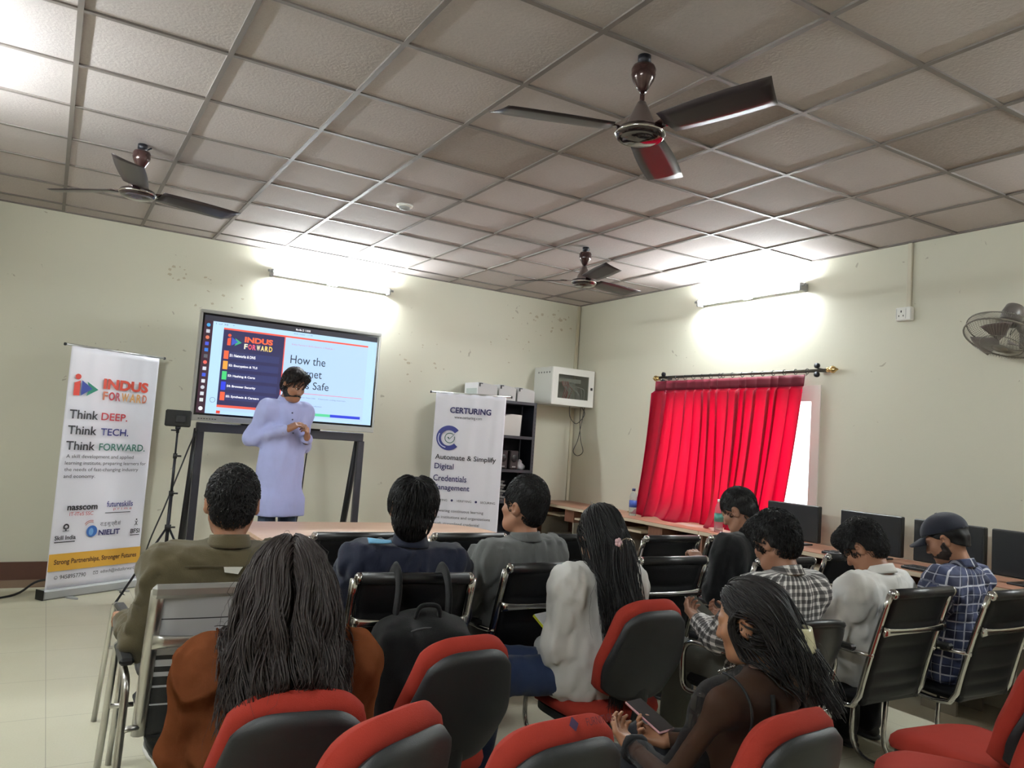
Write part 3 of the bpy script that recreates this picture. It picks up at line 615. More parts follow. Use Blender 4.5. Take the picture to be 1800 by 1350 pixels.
    cols = [(60, 160, 220), (200, 205, 215), (220, 120, 90), (70, 90, 220), (40, 120, 220), (90, 95, 105), (235, 100, 90), (215, 220, 228), (60, 90, 220), (220, 224, 230), (200, 205, 212), (215, 220, 226), (215, 222, 222)]
    for k, cc in enumerate(cols):
        v = 0.10+0.064*k; cxy = ui(0.0225, v)
        poly = disc(cxy[0], cxy[1], 0.0155, 16) if k in (0, 2, 6, 10) else rect(cxy[0]-0.0145, cxy[1]-0.0145, cxy[0]+0.0145, cxy[1]+0.0145)
        plane_poly('dock_icon', [poly], flat_mat('scr_%d_%d_%d' % cc, cc, 0.9), gp, z*5, M)
    cxy = ui(0.0225, 0.955); plane_poly('dock_icon', [disc(cxy[0], cxy[1], 0.017, 18)], flat_mat('lit_white', (245, 245, 250), 1.0), gp, z*5, M)
    cxy = ui(0.08, 0.86); plane_poly('pointer_ring', [arc_band(cxy[0], cxy[1], 0.019, 0.023, 0, 360, 24)], sm, gp, z*6, M)
    m = MB()
    for k in range(7): m.box((0.055+k*0.022, -0.001, 0.018), (0.069+k*0.022, 0.0005, 0.024))
    m.obj('button_row', BLACKP, t)
display()
# cable hanging under the display and from its left side
CABLE = mat('cable_black', (20, 20, 22), 0.5)
m = MB(); m.tube(smooth_path([(2.13, 3.46, 1.36), (2.125, 3.50, 1.1), (2.12, 3.53, 0.8), (2.10, 3.58, 0.4), (2.09, 3.60, 0.02)]), 0.006, 6); tag(m.obj('hanging_cable', CABLE), 'black cable hanging straight down below the display screen', 'cable')
m = MB(); m.tube(smooth_path([(1.19, 3.40, 1.42), (1.12, 3.36, 1.30), (1.02, 3.28, 1.0), (0.93, 3.22, 0.72), (0.83, 3.18, 0.4), (0.80, 3.22, 0.012), (0.70, 3.5, 0.010)]), 0.006, 6); tag(m.obj('trailing_cable', CABLE), 'black cable trailing from the display past the tripod to the floor', 'cable')
m = MB(); m.tube(smooth_path([(0.33, 3.62, 0.10), (0.12, 3.66, 0.085), (-0.03, 3.52, 0.012), (-0.3, 3.35, 0.008), (-0.8, 3.25, 0.008)]), 0.009, 8); tag(m.obj('floor_cable', CABLE), 'thick black cable on the floor left of the printed banner', 'cable')

# ---- tripod with light panel
def tripod():
    t = thing('tripod', 'thin black tripod stand between the printed banner and the display', 'tripod', (0.965, 3.15, 0))
    m = MB(); m.tube([(0, 0, 0.20), (0, 0, 0.85)], 0.014, 10); m.tube([(0, 0, 0.84), (0, 0, 1.15)], 0.011, 10); m.tube([(0, 0, 1.14), (0, 0, 1.34)], 0.008, 10); m.obj('pole', DARKM, t)
    for (z, r) in ((0.85, 0.019), (1.15, 0.016), (0.58, 0.024)):
        m = MB(); m.lathe([(0, z-0.02), (r, z-0.02), (r, z+0.02), (0, z+0.02)], 12); m.tube([(r*0.6, 0, z), (r+0.03, 0, z)], 0.007, 8); m.obj('collar', BLACKP, t)
    for a in (200, 320, 80):
        d = np.array([math.cos(R_(a)), math.sin(R_(a)), 0]); m = MB(); m.tube([d*0.02+[0, 0, 0.56], d*0.36+[0, 0, 0.012]], 0.009, 8); l = m.obj('leg', DARKM, t)
        m = MB(); m.tube([d*0.015+[0, 0, 0.24], d*0.20+[0, 0, 0.28]], 0.005, 6); m.obj('brace', DARKM, l)
        m = MB(); m.tube([d*0.35+[0, 0, 0.018], d*0.37+[0, 0, 0.008]], 0.012, 8); m.obj('rubber_foot', BLACKP, l)
    t = thing('light_panel', 'black rectangular lamp panel seen from behind, on top of the tripod', 'lamp', (0.965, 3.15, 1.335))
    m = MB(); m.box((-0.10, -0.0, 0.05), (0.095, 0.045, 0.185), rot=rotm('z', -4), at=(0, 0.02, 0.1), bev=0.01); m.obj('housing', BLACKP, t)
    m = MB(); m.box((-0.028, -0.03, 0.085), (0.05, 0.004, 0.145), bev=0.006); m.obj('battery_pack', mat('black_rubber', (32, 32, 34), 0.6), t)
    m = MB(); m.lathe([(0, 0.0), (0.012, 0.0), (0.012, 0.028), (0.02, 0.032), (0.02, 0.05), (0, 0.05)], 12); m.tube([(-0.05, 0, 0.02), (0, 0, 0.02)], 0.006, 8); m.obj('ball_head', DARKM, t)
tripod()

# ---- front table
def front_table():
    t = thing('front_table', 'wide light-wood table with a rounded end, in front of the speaker', 'table', (2.1, 1.6, 0))
    top = wood('table_laminate', (206, 172, 146), (190, 152, 126), 0.38)
    x0, x1, y0, y1, r = -0.85, 1.0, -0.55, 0.57, 0.42
    P = [(x0, y0), (x1-r, y0)]+[(x1-r+r*math.cos(a), y0+r+r*math.sin(a)) for a in np.linspace(-math.pi/2, 0, 9)]+[(x1-r+r*math.cos(a), y1-r+r*math.sin(a)) for a in np.linspace(0, math.pi/2, 9)]+[(x0, y1)]
    m = MB(); m.prism(P, 0.725, 0.75); m.obj('tabletop', top, t)
    m = MB(); m.prism([(x*0.985, y*0.985) for x, y in P], 0.700, 0.7245); m.obj('under_board', wood('table_edge', (150, 116, 92), (120, 92, 72), 0.5), t)
    pn = wood('table_panel', (176, 140, 112), (160, 124, 98), 0.5)
    m = MB(); m.box((x0+0.03, y0+0.03, 0.0), (x0+0.055, y1-0.03, 0.70)); m.obj('side_panel', pn, t)
    m = MB(); m.box((x1-0.30, y0+0.25, 0.0), (x1-0.275, y1-0.2, 0.70)); m.obj('side_panel', pn, t)
    m = MB(); m.box((x0+0.055, -0.0, 0.18), (x1-0.30, 0.02, 0.70)); m.obj('modesty_panel', pn, t)
front_table()

# ---- steel rack with devices
def rack():
    t = thing('steel_rack', 'dark slotted-steel rack behind the wrinkled banner, in the corner', 'rack', (4.13, 3.68, 0))
    x0, x1, y0, y1 = -0.48, 0.48, -0.17, 0.16; Rk = mat('rack_steel', (66, 66, 72), 0.5, 0.4); Dk = mat('rack_panel', (24, 26, 36), 0.6, 0.2)
    for x in (x0, x1):
        for y in (y0, y1):
            m = MB(); sx = 0.035*(1 if x < 0 else -1); sy = 0.035*(1 if y < 0 else -1)
            m.box((min(x, x+sx), min(y, y+sy*0.08), 0), (max(x, x+sx), max(y, y+sy*0.08), 1.89)); m.box((min(x, x+sx*0.08), min(y, y+sy), 0), (max(x, x+sx*0.08), max(y, y+sy), 1.89)); p = m.obj('post', Rk, t)
            if y < 0:
                m = MB()
                for k in range(44): m.box((x+sx*0.35-0.004, y-0.0006, 0.05+k*0.042), (x+sx*0.35+0.004, y+0.0002, 0.066+k*0.042))
                m.obj('slot_row', BLACKP, p)
    for z in (0.12, 0.47, 0.83, 1.16, 1.52, 1.89):
        m = MB(); m.box((x0+0.004, y0+0.004, z-0.03), (x1-0.004, y1-0.004, z)); m.obj('shelf', Rk, t)
    m = MB(); m.box((x0+0.004, y1-0.004, 0.1), (x1-0.004, y1-0.001, 1.86)); m.obj('back_panel', Dk, t)
    for a in (x1-0.003, x0+0.001): m = MB(); m.box((a, y0+0.04, 0.1), (a+0.002, y1-0.04, 1.86)); m.obj('side_panel', Dk, t)
rack()
def device(x, z, w_, label, grp, d=0.30, h=0.16, kind=0):
    t = thing('desktop_printer', label, 'printer', (x, 3.53, z), 0, grp)
    PM = mat('printer_grey', (186, 184, 184), 0.5)
    P = [(-w_/2, 0), (w_/2, 0), (w_/2, h*0.80), (w_/2-0.03, h*0.90), (-w_/2+0.05, h), (-w_/2, h)]
    M4 = np.array([[1, 0, 0, 0], [0, 0, 1, 0], [0, 1, 0, 0], [0, 0, 0, 1.0]])
    m = MB(); m.prism(P, 0.0, d, M=M4); m.obj('body', PM, t)
    m = MB(); m.box((-w_/2+0.012, -0.002, h*0.72), (-w_/2+0.03, 0.002, h*0.95)); m.box((-w_/2+0.012, -0.002, h*0.9), (-w_/2+0.055, 0.002, h*0.96)); m.obj('corner_slot', BLACKP, t)
    m = MB(); m.box((-w_/2-0.001, 0.02, h*0.1), (-w_/2+0.001, d-0.04, h*0.62)); m.obj('side_grille', mat('grille_grey', (150, 156, 150), 0.6, bump=0.8, bscale=90), t)
device(3.995, 1.891, 0.235, 'grey printer standing leftmost of the three on top of the rack', 'printers on top of the rack')
device(4.24, 1.891, 0.21, 'grey printer standing between two others on top of the rack', 'printers on top of the rack')
device(4.475, 1.891, 0.215, 'grey printer on the rack top nearest the wall cabinet', 'printers on top of the rack', h=0.15)
t = thing('desktop_printer', 'pale box-shaped printer on the upper shelf inside the rack', 'printer', (4.33, 3.54, 1.521), 0)
P = [(-0.115, 0), (0.105, 0), (0.115, 0.225), (0.0, 0.228), (-0.085, 0.21), (-0.11, 0.17)]
m = MB(); m.prism(P, 0.0, 0.26, M=np.array([[1, 0, 0, 0], [0, 0, 1, 0], [0, 1, 0, 0], [0, 0, 0, 1.0]])); m.obj('body', mat('printer_pale', (200, 196, 192), 0.5), t)
m = MB(); m.box((-0.155, 0.02, 0.0), (-0.118, 0.25, 0.20)); m.obj('paper_tray', GREYP, t)
for k, (x, l) in enumerate(((4.13, 'dark desktop speaker box half hidden by the banner, on the rack shelf'), (4.245, 'dark desktop speaker box in the middle of the rack shelf'), (4.375, 'dark desktop speaker box next to a crumpled bag on the rack shelf'))):
    t = thing('desktop_speaker', l, 'speaker', (x, 3.60, 1.161), R_(4*(k-1)), 'speakers on the rack shelf')
    m = MB(); m.box((-0.055, -0.07, 0), (0.055, 0.07, 0.20), bev=0.01); m.obj('cabinet', mat('speaker_brown', (44, 36, 38), 0.5), t)
    m = MB(); m.lathe([(0.04, 0), (0.036, 0.004), (0, 0.002)], 18, M=np.array([[1, 0, 0, 0], [0, 0, -1, -0.0705], [0, 1, 0, 0.115], [0, 0, 0, 1.0]])); m.obj('speaker_cone', BLACKP, t)
    m = MB(); m.box((-0.022, -0.0715, 0.022), (0.022, -0.0695, 0.034)); m.obj('badge', GREYP, t)
m = MB(); Pg = np.zeros((12, 10, 3))
for i in range(12):
    for j in range(10):
        a = 2*math.pi*i/11; rr_ = [0.055, 0.065, 0.06, 0.058, 0.05, 0.044, 0.035, 0.03, 0.02, 0.005][j]*(1+0.25*math.sin(3*a+j)); Pg[i, j] = (rr_*math.cos(a), rr_*0.8*math.sin(a), 0.012*j+0.002)
m.grid(Pg); o = m.obj('crumpled_bag', mat('bag_grey', (140, 138, 140), 0.3), loc=(4.50, 3.62, 1.161)); tag(o, 'small crumpled grey plastic bag on the rack shelf', 'bag')
# leaning paper piles on the lower shelf
for k in range(10):
    a = thing('paper_folder', 'paper folder in the untidy pile low on the rack, %s' % ['at the bottom', 'just above the bottom', 'third from the bottom', 'fourth from the bottom', 'below the middle', 'above the middle', 'fourth from the top', 'third from the top', 'just below the top', 'at the top'][k], 'folder', (4.12+0.02*math.sin(k*2.1), 3.66, 0.831+k*0.021), R_(8*math.sin(k*1.7)), 'paper folders on the rack')
    m = MB(); m.box((-0.16, -0.12, 0), (0.16, 0.12, 0.012)); m.obj('sheets', mat('paper_stack', (128, 126, 124), 0.8), a)
    m = MB(); m.box((-0.165, -0.125, 0.012), (0.165, 0.125, 0.016)); m.obj('cover', mat('folder_%d' % (k % 3), [(70, 66, 66), (150, 148, 146), (58, 62, 74)][k % 3], 0.6), a)

# ---- wall cabinet
def net_cabinet():
    x0, x1, y0, y1, z0, z1 = 4.78, 5.345, 3.49, YF, 1.90, 2.315
    t = thing('network_cabinet', 'pale grey wall cabinet with glass door, in the corner above the rack', 'cabinet', (x0, y0, z0)); W, D, Hh = x1-x0, y1-y0, z1-z0
    G = mat('cabinet_grey', (196, 196, 190), 0.45); th = 0.012
    m = MB()
    m.box((0, 0.02, 0), (th, D, Hh)); m.box((W-th, 0.02, 0), (W, D, Hh)); m.box((th, 0.02, 0), (W-th, D, th)); m.box((th, 0.02, Hh-th), (W-th, D, Hh)); m.box((th, D-th, th), (W-th, D, Hh-th)); m.obj('body', G, t)
    m = MB()
    for k in range(5): m.box((-0.001, 0.06+k*0.055, Hh-0.07), (0.001, 0.085+k*0.055, Hh-0.052))
    m.obj('vent_slots', mat('vent_dark', (110, 110, 108), 0.6), t)
    m = MB(); b = 0.075
    m.box((0, 0, 0), (b, 0.02, Hh)); m.box((W-b, 0, 0), (W, 0.02, Hh)); m.box((b, 0, 0), (W-b, 0.02, b)); m.box((b, 0, Hh-b), (W-b, 0.02, Hh)); d = m.obj('door', mat('cabinet_door', (222, 220, 214), 0.4), t)
    g = mat('smoked_glass', (90, 92, 92), 0.05); nt = g.node_tree; tr = nt.nodes.new('ShaderNodeBsdfTransparent'); tr.inputs[0].default_value = (0.75, 0.76, 0.74, 1); gs = nt.nodes.new('ShaderNodeBsdfGlossy'); gs.inputs['Roughness'].default_value = 0.08; ms = nt.nodes.new('ShaderNodeMixShader'); ms.inputs[0].default_value = 0.10
    nt.links.new(tr.outputs[0], ms.inputs[1]); nt.links.new(gs.outputs[0], ms.inputs[2]); nt.links.new(ms.outputs[0], nt.nodes['Material Output'].inputs['Surface'])
    m = MB(); m.box((b, 0.008, b), (W-b, 0.012, Hh-b)); m.obj('door_glass', g, d)
    m = MB(); m.box((W-0.05, -0.006, Hh*0.5-0.015), (W-0.02, 0, Hh*0.5+0.015), bev=0.003); m.obj('door_lock', BLACKP, d)
    m = MB(); m.box((0.09, 0.06, 0.26), (0.42, 0.22, 0.305)); m.obj('patch_switch', mat('switch_pale', (190, 188, 184), 0.4), t)
    for k, (rgb, n) in enumerate((((215, 215, 212), 9), ((190, 40, 60), 5))):
        m = MB(); r2 = random.Random(k+4)
        for q in range(n):
            xs = 0.14+0.02*q+(0.03 if k == 0 else 0.02); m.tube(smooth_path([(xs, 0.055, 0.27), (xs+0.01, 0.04, 0.22), (xs+(0.10 if k == 0 else 0.02)+r2.uniform(0, 0.04), 0.05, 0.15+r2.uniform(-0.03, 0.06)), (xs+(0.16 if k == 0 else 0.03), 0.09, 0.05)], 5), 0.004, 5)
        m.obj('patch_cord', mat('cord_%d' % k, rgb, 0.5), t)
    m = MB(); m.tube(smooth_path([(0.5, 0.12, 0.0), (0.53, 0.10, -0.08), (0.44, 0.12, -0.19), (0.36, 0.14, -0.12), (0.35, 0.15, 0.0)], 8), 0.004, 6)
    m.tube(smooth_path([(0.51, 0.08, 0.0), (0.47, 0.07, -0.2), (0.42, 0.05, -0.38), (0.37, 0.05, -0.50), (0.43, 0.05, -0.55), (0.51, 0.06, -0.50), (0.48, 0.08, -0.36), (0.47, 0.10, -0.15), (0.475, 0.11, 0.0)], 8), 0.004, 6); m.obj('hanging_cord', CABLE, t)
net_cabinet()

# ---- counter desks along the right wall
def counters():
    top = wood('counter_laminate', (176, 128, 104), (160, 114, 92), 0.35, axis=1); edge = wood('counter_edge', (206, 190, 166), (190, 174, 150), 0.5, axis=1)
    pn = wood('counter_panel', (120, 80, 60), (96, 62, 48), 0.5, axis=2); frm = mat('counter_frame', (150, 142, 128), 0.5, 0.2)
    z = 0.82; lab = {0: 'wood-top computer desk in the far corner by the rack', 1: 'wood-top computer desk under the red curtain', 2: 'wood-top computer desk below the window edge, with monitors', 3: 'wood-top computer desk at the right, behind the seated cap wearer', 4: 'wood-top computer desk nearest the camera along the side wall'}
    ys = [3.86, 2.62, 1.20, -0.30, -1.80, -3.30]
    for k in range(5):
        ya, yb = ys[k+1]+0.004, ys[k]-0.004; c = (ya+yb)/2; L = yb-ya
        t = thing('computer_desk', lab[k], 'desk', (5.09, c, 0), 0, 'computer desks along the side wall')
        m = MB(); m.box((-0.27, -L/2, z-0.004), (0.262, L/2, z)); m.obj('desktop', top, t)
        m = MB(); m.box((-0.27, -L/2, z-0.032), (0.262, L/2, z-0.0045)); m.obj('desk_edge', edge, t)
        for s in (-1, 1):
            m = MB(); y = s*(L/2-0.016); m.box((-0.25, y-0.011, 0.0), (0.25, y+0.011, z-0.033)); m.obj('side_panel', pn, t)
        m = MB(); m.box((0.18, -L/2+0.03, 0.15), (0.195, L/2-0.03, z-0.033)); m.obj('back_panel', pn, t)
        n = 2; w_ = (L-0.06)/n
        for q in range(n):
            y = -L/2+0.03+w_*q
            m = MB(); m.box((-0.24, y+0.05, z-0.125), (0.12, y+w_*0.62, z-0.107)); d = m.obj('keyboard_tray', edge, t)
            m = MB(); m.box((-0.235, y+w_*0.66, z-0.16), (0.15, y+w_*0.94, z-0.036)); m.obj('drawer_box', pn, t)
            m = MB(); m.box((-0.23, y+w_*0.66, 0.08), (0.12, y+w_*0.66+0.018, z-0.16)); m.obj('divider', frm, t)
        for q in range(n):
            y = -L/2+0.06+w_*q
            cpu = thing('computer_tower', ['beige', 'grey', 'dark', 'dark grey', 'black'][k]+' computer tower standing under the '+['far corner desk', 'curtain desk', 'window desk', 'desk behind the cap wearer', 'nearest desk'][k]+[', on its near side', ', on its far side'][q], 'computer', (5.06, c+y+0.18, 0.10), 0, 'computer towers under the desks')
            m = MB(); m.box((-0.19, -0.09, 0), (0.11, 0.09, 0.40), bev=0.006); m.obj('case', mat('tower_%d' % k, [(176, 170, 156), (120, 118, 112), (40, 40, 44), (70, 70, 74), (28, 28, 32)][k], 0.5), cpu)
            m = MB(); m.box((-0.193, -0.07, 0.30), (-0.189, 0.07, 0.34)); m.box((-0.193, -0.07, 0.23), (-0.189, 0.07, 0.27)); m.obj('drive_bay', GREYP, cpu)
            m = MB(); m.box((-0.2, -0.12, -0.012), (0.14, 0.12, -0.002)); m.box((-0.18, -0.11, -0.10), (-0.16, 0.11, -0.012)); m.box((0.10, -0.11, -0.10), (0.12, 0.11, -0.012)); m.obj('tower_trolley', frm, cpu)
counters()
def monitor(y0, y1, label):
    c = (y0+y1)/2; W = abs(y1-y0); t = thing('computer_monitor', label, 'monitor', (5.10, c, 0.8205), 0, 'monitors along the side wall')
    m = MB(); m.box((-0.03, -W/2, 0.035), (0.01, W/2, 0.31), bev=0.006); m.obj('housing', BLACKP, t)
    m = MB(); m.box((-0.0315, -W/2+0.014, 0.052), (-0.0300, W/2-0.014, 0.296)); m.obj('screen', mat('screen_off', (30, 32, 36), 0.3), t)
    m = MB(); m.box((0.005, -0.03, 0.006), (0.03, 0.03, 0.2)); m.obj('neck', BLACKP, t)
    m = MB(); m.box((-0.10, -0.11, 0), (0.09, 0.11, 0.012), bev=0.004); m.obj('base', BLACKP, t)
monitor(0.215, 0.70, 'black monitor under the window edge, behind the curly-haired man')
monitor(-0.445, 0.03, 'black monitor behind the man in the white shirt')
monitor(-0.99, -0.53, 'black monitor behind the man in the dark cap')
monitor(-1.50, -1.03, 'black monitor at the far right edge of the desk row')
for k, (y, l) in enumerate(((-0.2, 'black keyboard on the desk behind the white-shirted man'), (-0.8, 'black keyboard on the desk behind the cap wearer'))):
    t = thing('keyboard', l, 'keyboard', (4.91, y, 0.8205), 0, 'keyboards on the desks')
    m = MB(); m.box((-0.065, -0.21, 0), (0.065, 0.21, 0.018), bev=0.004); m.obj('case', BLACKP, t)
    m = MB()
    for r in range(5):
        for q in range(14): m.box((-0.055+r*0.022, -0.2+q*0.0285, 0.018), (-0.038+r*0.022, -0.176+q*0.0285, 0.023))
    m.obj('key_rows', mat('key_black', (36, 36, 38), 0.5), t)

# ---- bottles
def bottle(x, y, z, cap, lab, label, h=0.24, clear=(225, 232, 236)):
    t = thing('water_bottle', label, 'bottle', (x, y, z))
    g = _M.get('bottle_pet')
    if g is None:
        g = mat('bottle_pet', clear, 0.12); b = g.node_tree.nodes['Principled BSDF']; b.inputs['Transmission Weight'].default_value = 0.85; b.inputs['IOR'].default_value = 1.15
    s = h/0.24; m = MB(); m.lathe([(0, 0), (0.030*s, 0.002), (0.033*s, 0.02*s), (0.031*s, 0.05*s), (0.033*s, 0.06*s), (0.033*s, 0.14*s), (0.031*s, 0.155*s), (0.033*s, 0.165*s), (0.026*s, 0.19*s), (0.0145*s, 0.212*s), (0.0135*s, 0.222*s), (0, 0.222*s)], 20); m.obj('body', g, t)
    m = MB(); m.lathe([(0.0345*s, 0.075*s), (0.0345*s, 0.135*s)], 20); m.obj('label_wrap', mat('label_'+name_rgb(lab), lab, 0.4), t)
    m = MB(); m.lathe([(0.0155*s, 0.218*s), (0.016*s, 0.238*s), (0, 0.24*s)], 14); m.obj('cap', mat('cap_'+name_rgb(cap), cap, 0.4), t)
def name_rgb(c): return '_'.join(map(str, c))
bottle(5.02, 2.30, 0.8205, (40, 50, 90), (50, 80, 160), 'clear water bottle with blue label left of the red curtain', 0.265)
bottle(4.98, 1.13, 0.8205, (220, 220, 220), (70, 140, 128), 'clear water bottle with green label in front of the curtain', 0.275)
o = MB(); o.box((5.22, 2.42, 0.8205), (5.33, 2.62, 0.835)); tag(o.obj('thin_book', mat('book_brown', (150, 128, 96), 0.6)), 'thin brown book lying on the desk by the curtain edge', 'book')

# ---- curtain rod, rings, curtains
def curtains():
    xr, zr = 5.275, 2.195
    t = thing('curtain_rod', 'dark curtain rod with brass finials above the window', 'curtain rod', (xr, 1.33, zr))
    m = MB(); m.tube([(0, -0.99, -0.008), (0, 0.98, 0.003)], 0.0135, 12); m.obj('rod', mat('rod_steel', (92, 88, 82), 0.3, 0.9), t)
    br = mat('brass', (206, 176, 120), 0.25, 1.0)
    for s in (-1, 1):
        M4 = np.array([[1, 0, 0, 0], [0, 0, s, s*0.98], [0, 1, 0, -0.004], [0, 0, 0, 1.0]])
        m = MB(); m.lathe([(0, 0), (0.02, 0.0), (0.022, 0.02), (0.014, 0.028), (0.026, 0.04), (0.03, 0.055), (0.022, 0.07), (0.012, 0.082), (0.004, 0.10), (0, 0.102)], 16, M=M4); m.obj('finial', br, t)
        m = MB(); m.box((0.0, s*0.90-0.012, -0.012), (XR-xr, s*0.90+0.012, 0.012)); m.lathe([(0.022, 0), (0.022, 0.02), (0, 0.02)], 12, M=np.array([[0, 0, 1, -0.03], [1, 0, 0, s*0.90], [0, 1, 0, 0.03], [0, 0, 0, 1.0]])); m.lathe([(0.022, 0), (0.022, 0.02), (0, 0.02)], 12, M=np.array([[0, 0, 1, -0.03], [1, 0, 0, s*0.90], [0, 1, 0, -0.04], [0, 0, 0, 1.0]])); m.obj('bracket', DARKM, t)
    cm = mat('curtain_red', (196, 14, 52), 0.6); nt = cm.node_tree
    d = nt.nodes['Principled BSDF']; tl = nt.nodes.new('ShaderNodeBsdfTranslucent'); tl.inputs[0].default_value = (0.88, 0.001, 0.17, 1); ms = nt.nodes.new('ShaderNodeMixShader'); ms.inputs[0].default_value = 0.66
    d.inputs['Base Color'].default_value = (0.22, 0.003, 0.038, 1); d.inputs['Sheen Weight'].default_value = 0.25
    nt.links.new(d.outputs[0], ms.inputs[1]); nt.links.new(tl.outputs[0], ms.inputs[2]); nt.links.new(ms.outputs[0], nt.nodes['Material Output'].inputs['Surface'])
    hm = mat('curtain_heading', (112, 10, 38), 0.7); nt = hm.node_tree; d = nt.nodes['Principled BSDF']; tl = nt.nodes.new('ShaderNodeBsdfTranslucent'); tl.inputs[0].default_value = (0.2, 0.003, 0.03, 1); ms = nt.nodes.new('ShaderNodeMixShader'); ms.inputs[0].default_value = 0.3
    nt.links.new(d.outputs[0], ms.inputs[1]); nt.links.new(tl.outputs[0], ms.inputs[2]); nt.links.new(ms.outputs[0], nt.nodes['Material Output'].inputs['Surface'])
    for k, (ya, yb, ba, bb, label) in enumerate(((2.30, 1.475, 2.34, 1.36, 'red backlit curtain panel nearer the corner, its hem lying on the desk'), (1.47, 0.52, 1.40, 0.66, 'red backlit curtain panel nearer the monitors, beside the bright window gap'))):
        ct = thing('curtain', label, 'curtain', (0, 0, 0), 0, 'red curtains on the rod')
        nu, nv = 241, 44; P = np.zeros((nu, nv, 3)); r = np.random.default_rng(20+k); ph = r.uniform(0, 6, 8); npl = 7 if k == 0 else 8
        wd = r.uniform(0.6, 1.5, npl); wd = np.concatenate([[0], np.cumsum(wd)/wd.sum()]); amp = r.uniform(0.55, 1.25, npl+1)
        for i in range(nu):
            u = i/(nu-1); q = min(np.searchsorted(wd, u, 'right')-1, npl-1); f = (u-wd[q])/(wd[q+1]-wd[q]); per = (yb-ya)*(wd[q+1]-wd[q]); am = amp[q]*(1-f)+amp[q+1]*f
            th = 2*math.pi*f
            for j in range(nv):
                v = j/(nv-1)          # 0 top .. 1 hem
                y = (ya+(yb-ya)*u)*(1-v)+(ba+(bb-ba)*u)*v
                ex = (0.30 if v < 0.09 else 1.0)*(1-0.35*v); lay = am*ex*0.30*per
                y -= lay*math.sin(th)*1.15                      # the cloth doubles back on itself at each pleat
                dep = 0.050*am*ex*(0.5+0.5*math.cos(th))
                dep += 0.016*v*math.sin(2*math.pi*(u*3.1+0.25*v)+ph[1])+0.012*v*v*math.sin(2*math.pi*u*6.7+ph[2])
                bulge = 0.03+0.17*v**1.7*(0.55+0.45*math.sin(math.pi*min(1, u*0.9+0.15)))*(1.0 if k == 0 else 0.8)
                z = 2.155-(2.155-0.826)*v; x = xr-0.006-bulge-dep
                if v > 0.86: x -= 0.07*((v-0.86)/0.14)**2*(0.6+0.4*math.sin(9*u+ph[3])); z = max(z, 0.826+0.012*(1+math.sin(14*u+ph[4]))*(v-0.86)/0.14)
                P[i, j] = (x, y, z)
        jh = 4
        m = MB(); m.slab(P[:, jh-1:], 0.0016); m.obj('cloth', cm, ct)
        m = MB(); m.slab(P[:, :jh], 0.006); m.obj('heading_tape', hm, ct)
        n = npl+1
        for q in range(n):
            yy = ya+(yb-ya)*(q+0.15)/(n-0.7); yy = max(min(yy, max(ya, yb)-0.01), min(ya, yb)+0.01)
            m = MB(); a = np.linspace(0, 2*math.pi, 17); m.tube([(xr+0.021*math.cos(x)-0.0, yy, zr-0.008+0.021*math.sin(x)) for x in a], 0.0028, 6, caps=False); m.tube([(xr, yy, zr-0.029), (xr-0.012, yy, 2.15)], 0.002, 5); m.obj('ring', DARKM, ct)
curtains()

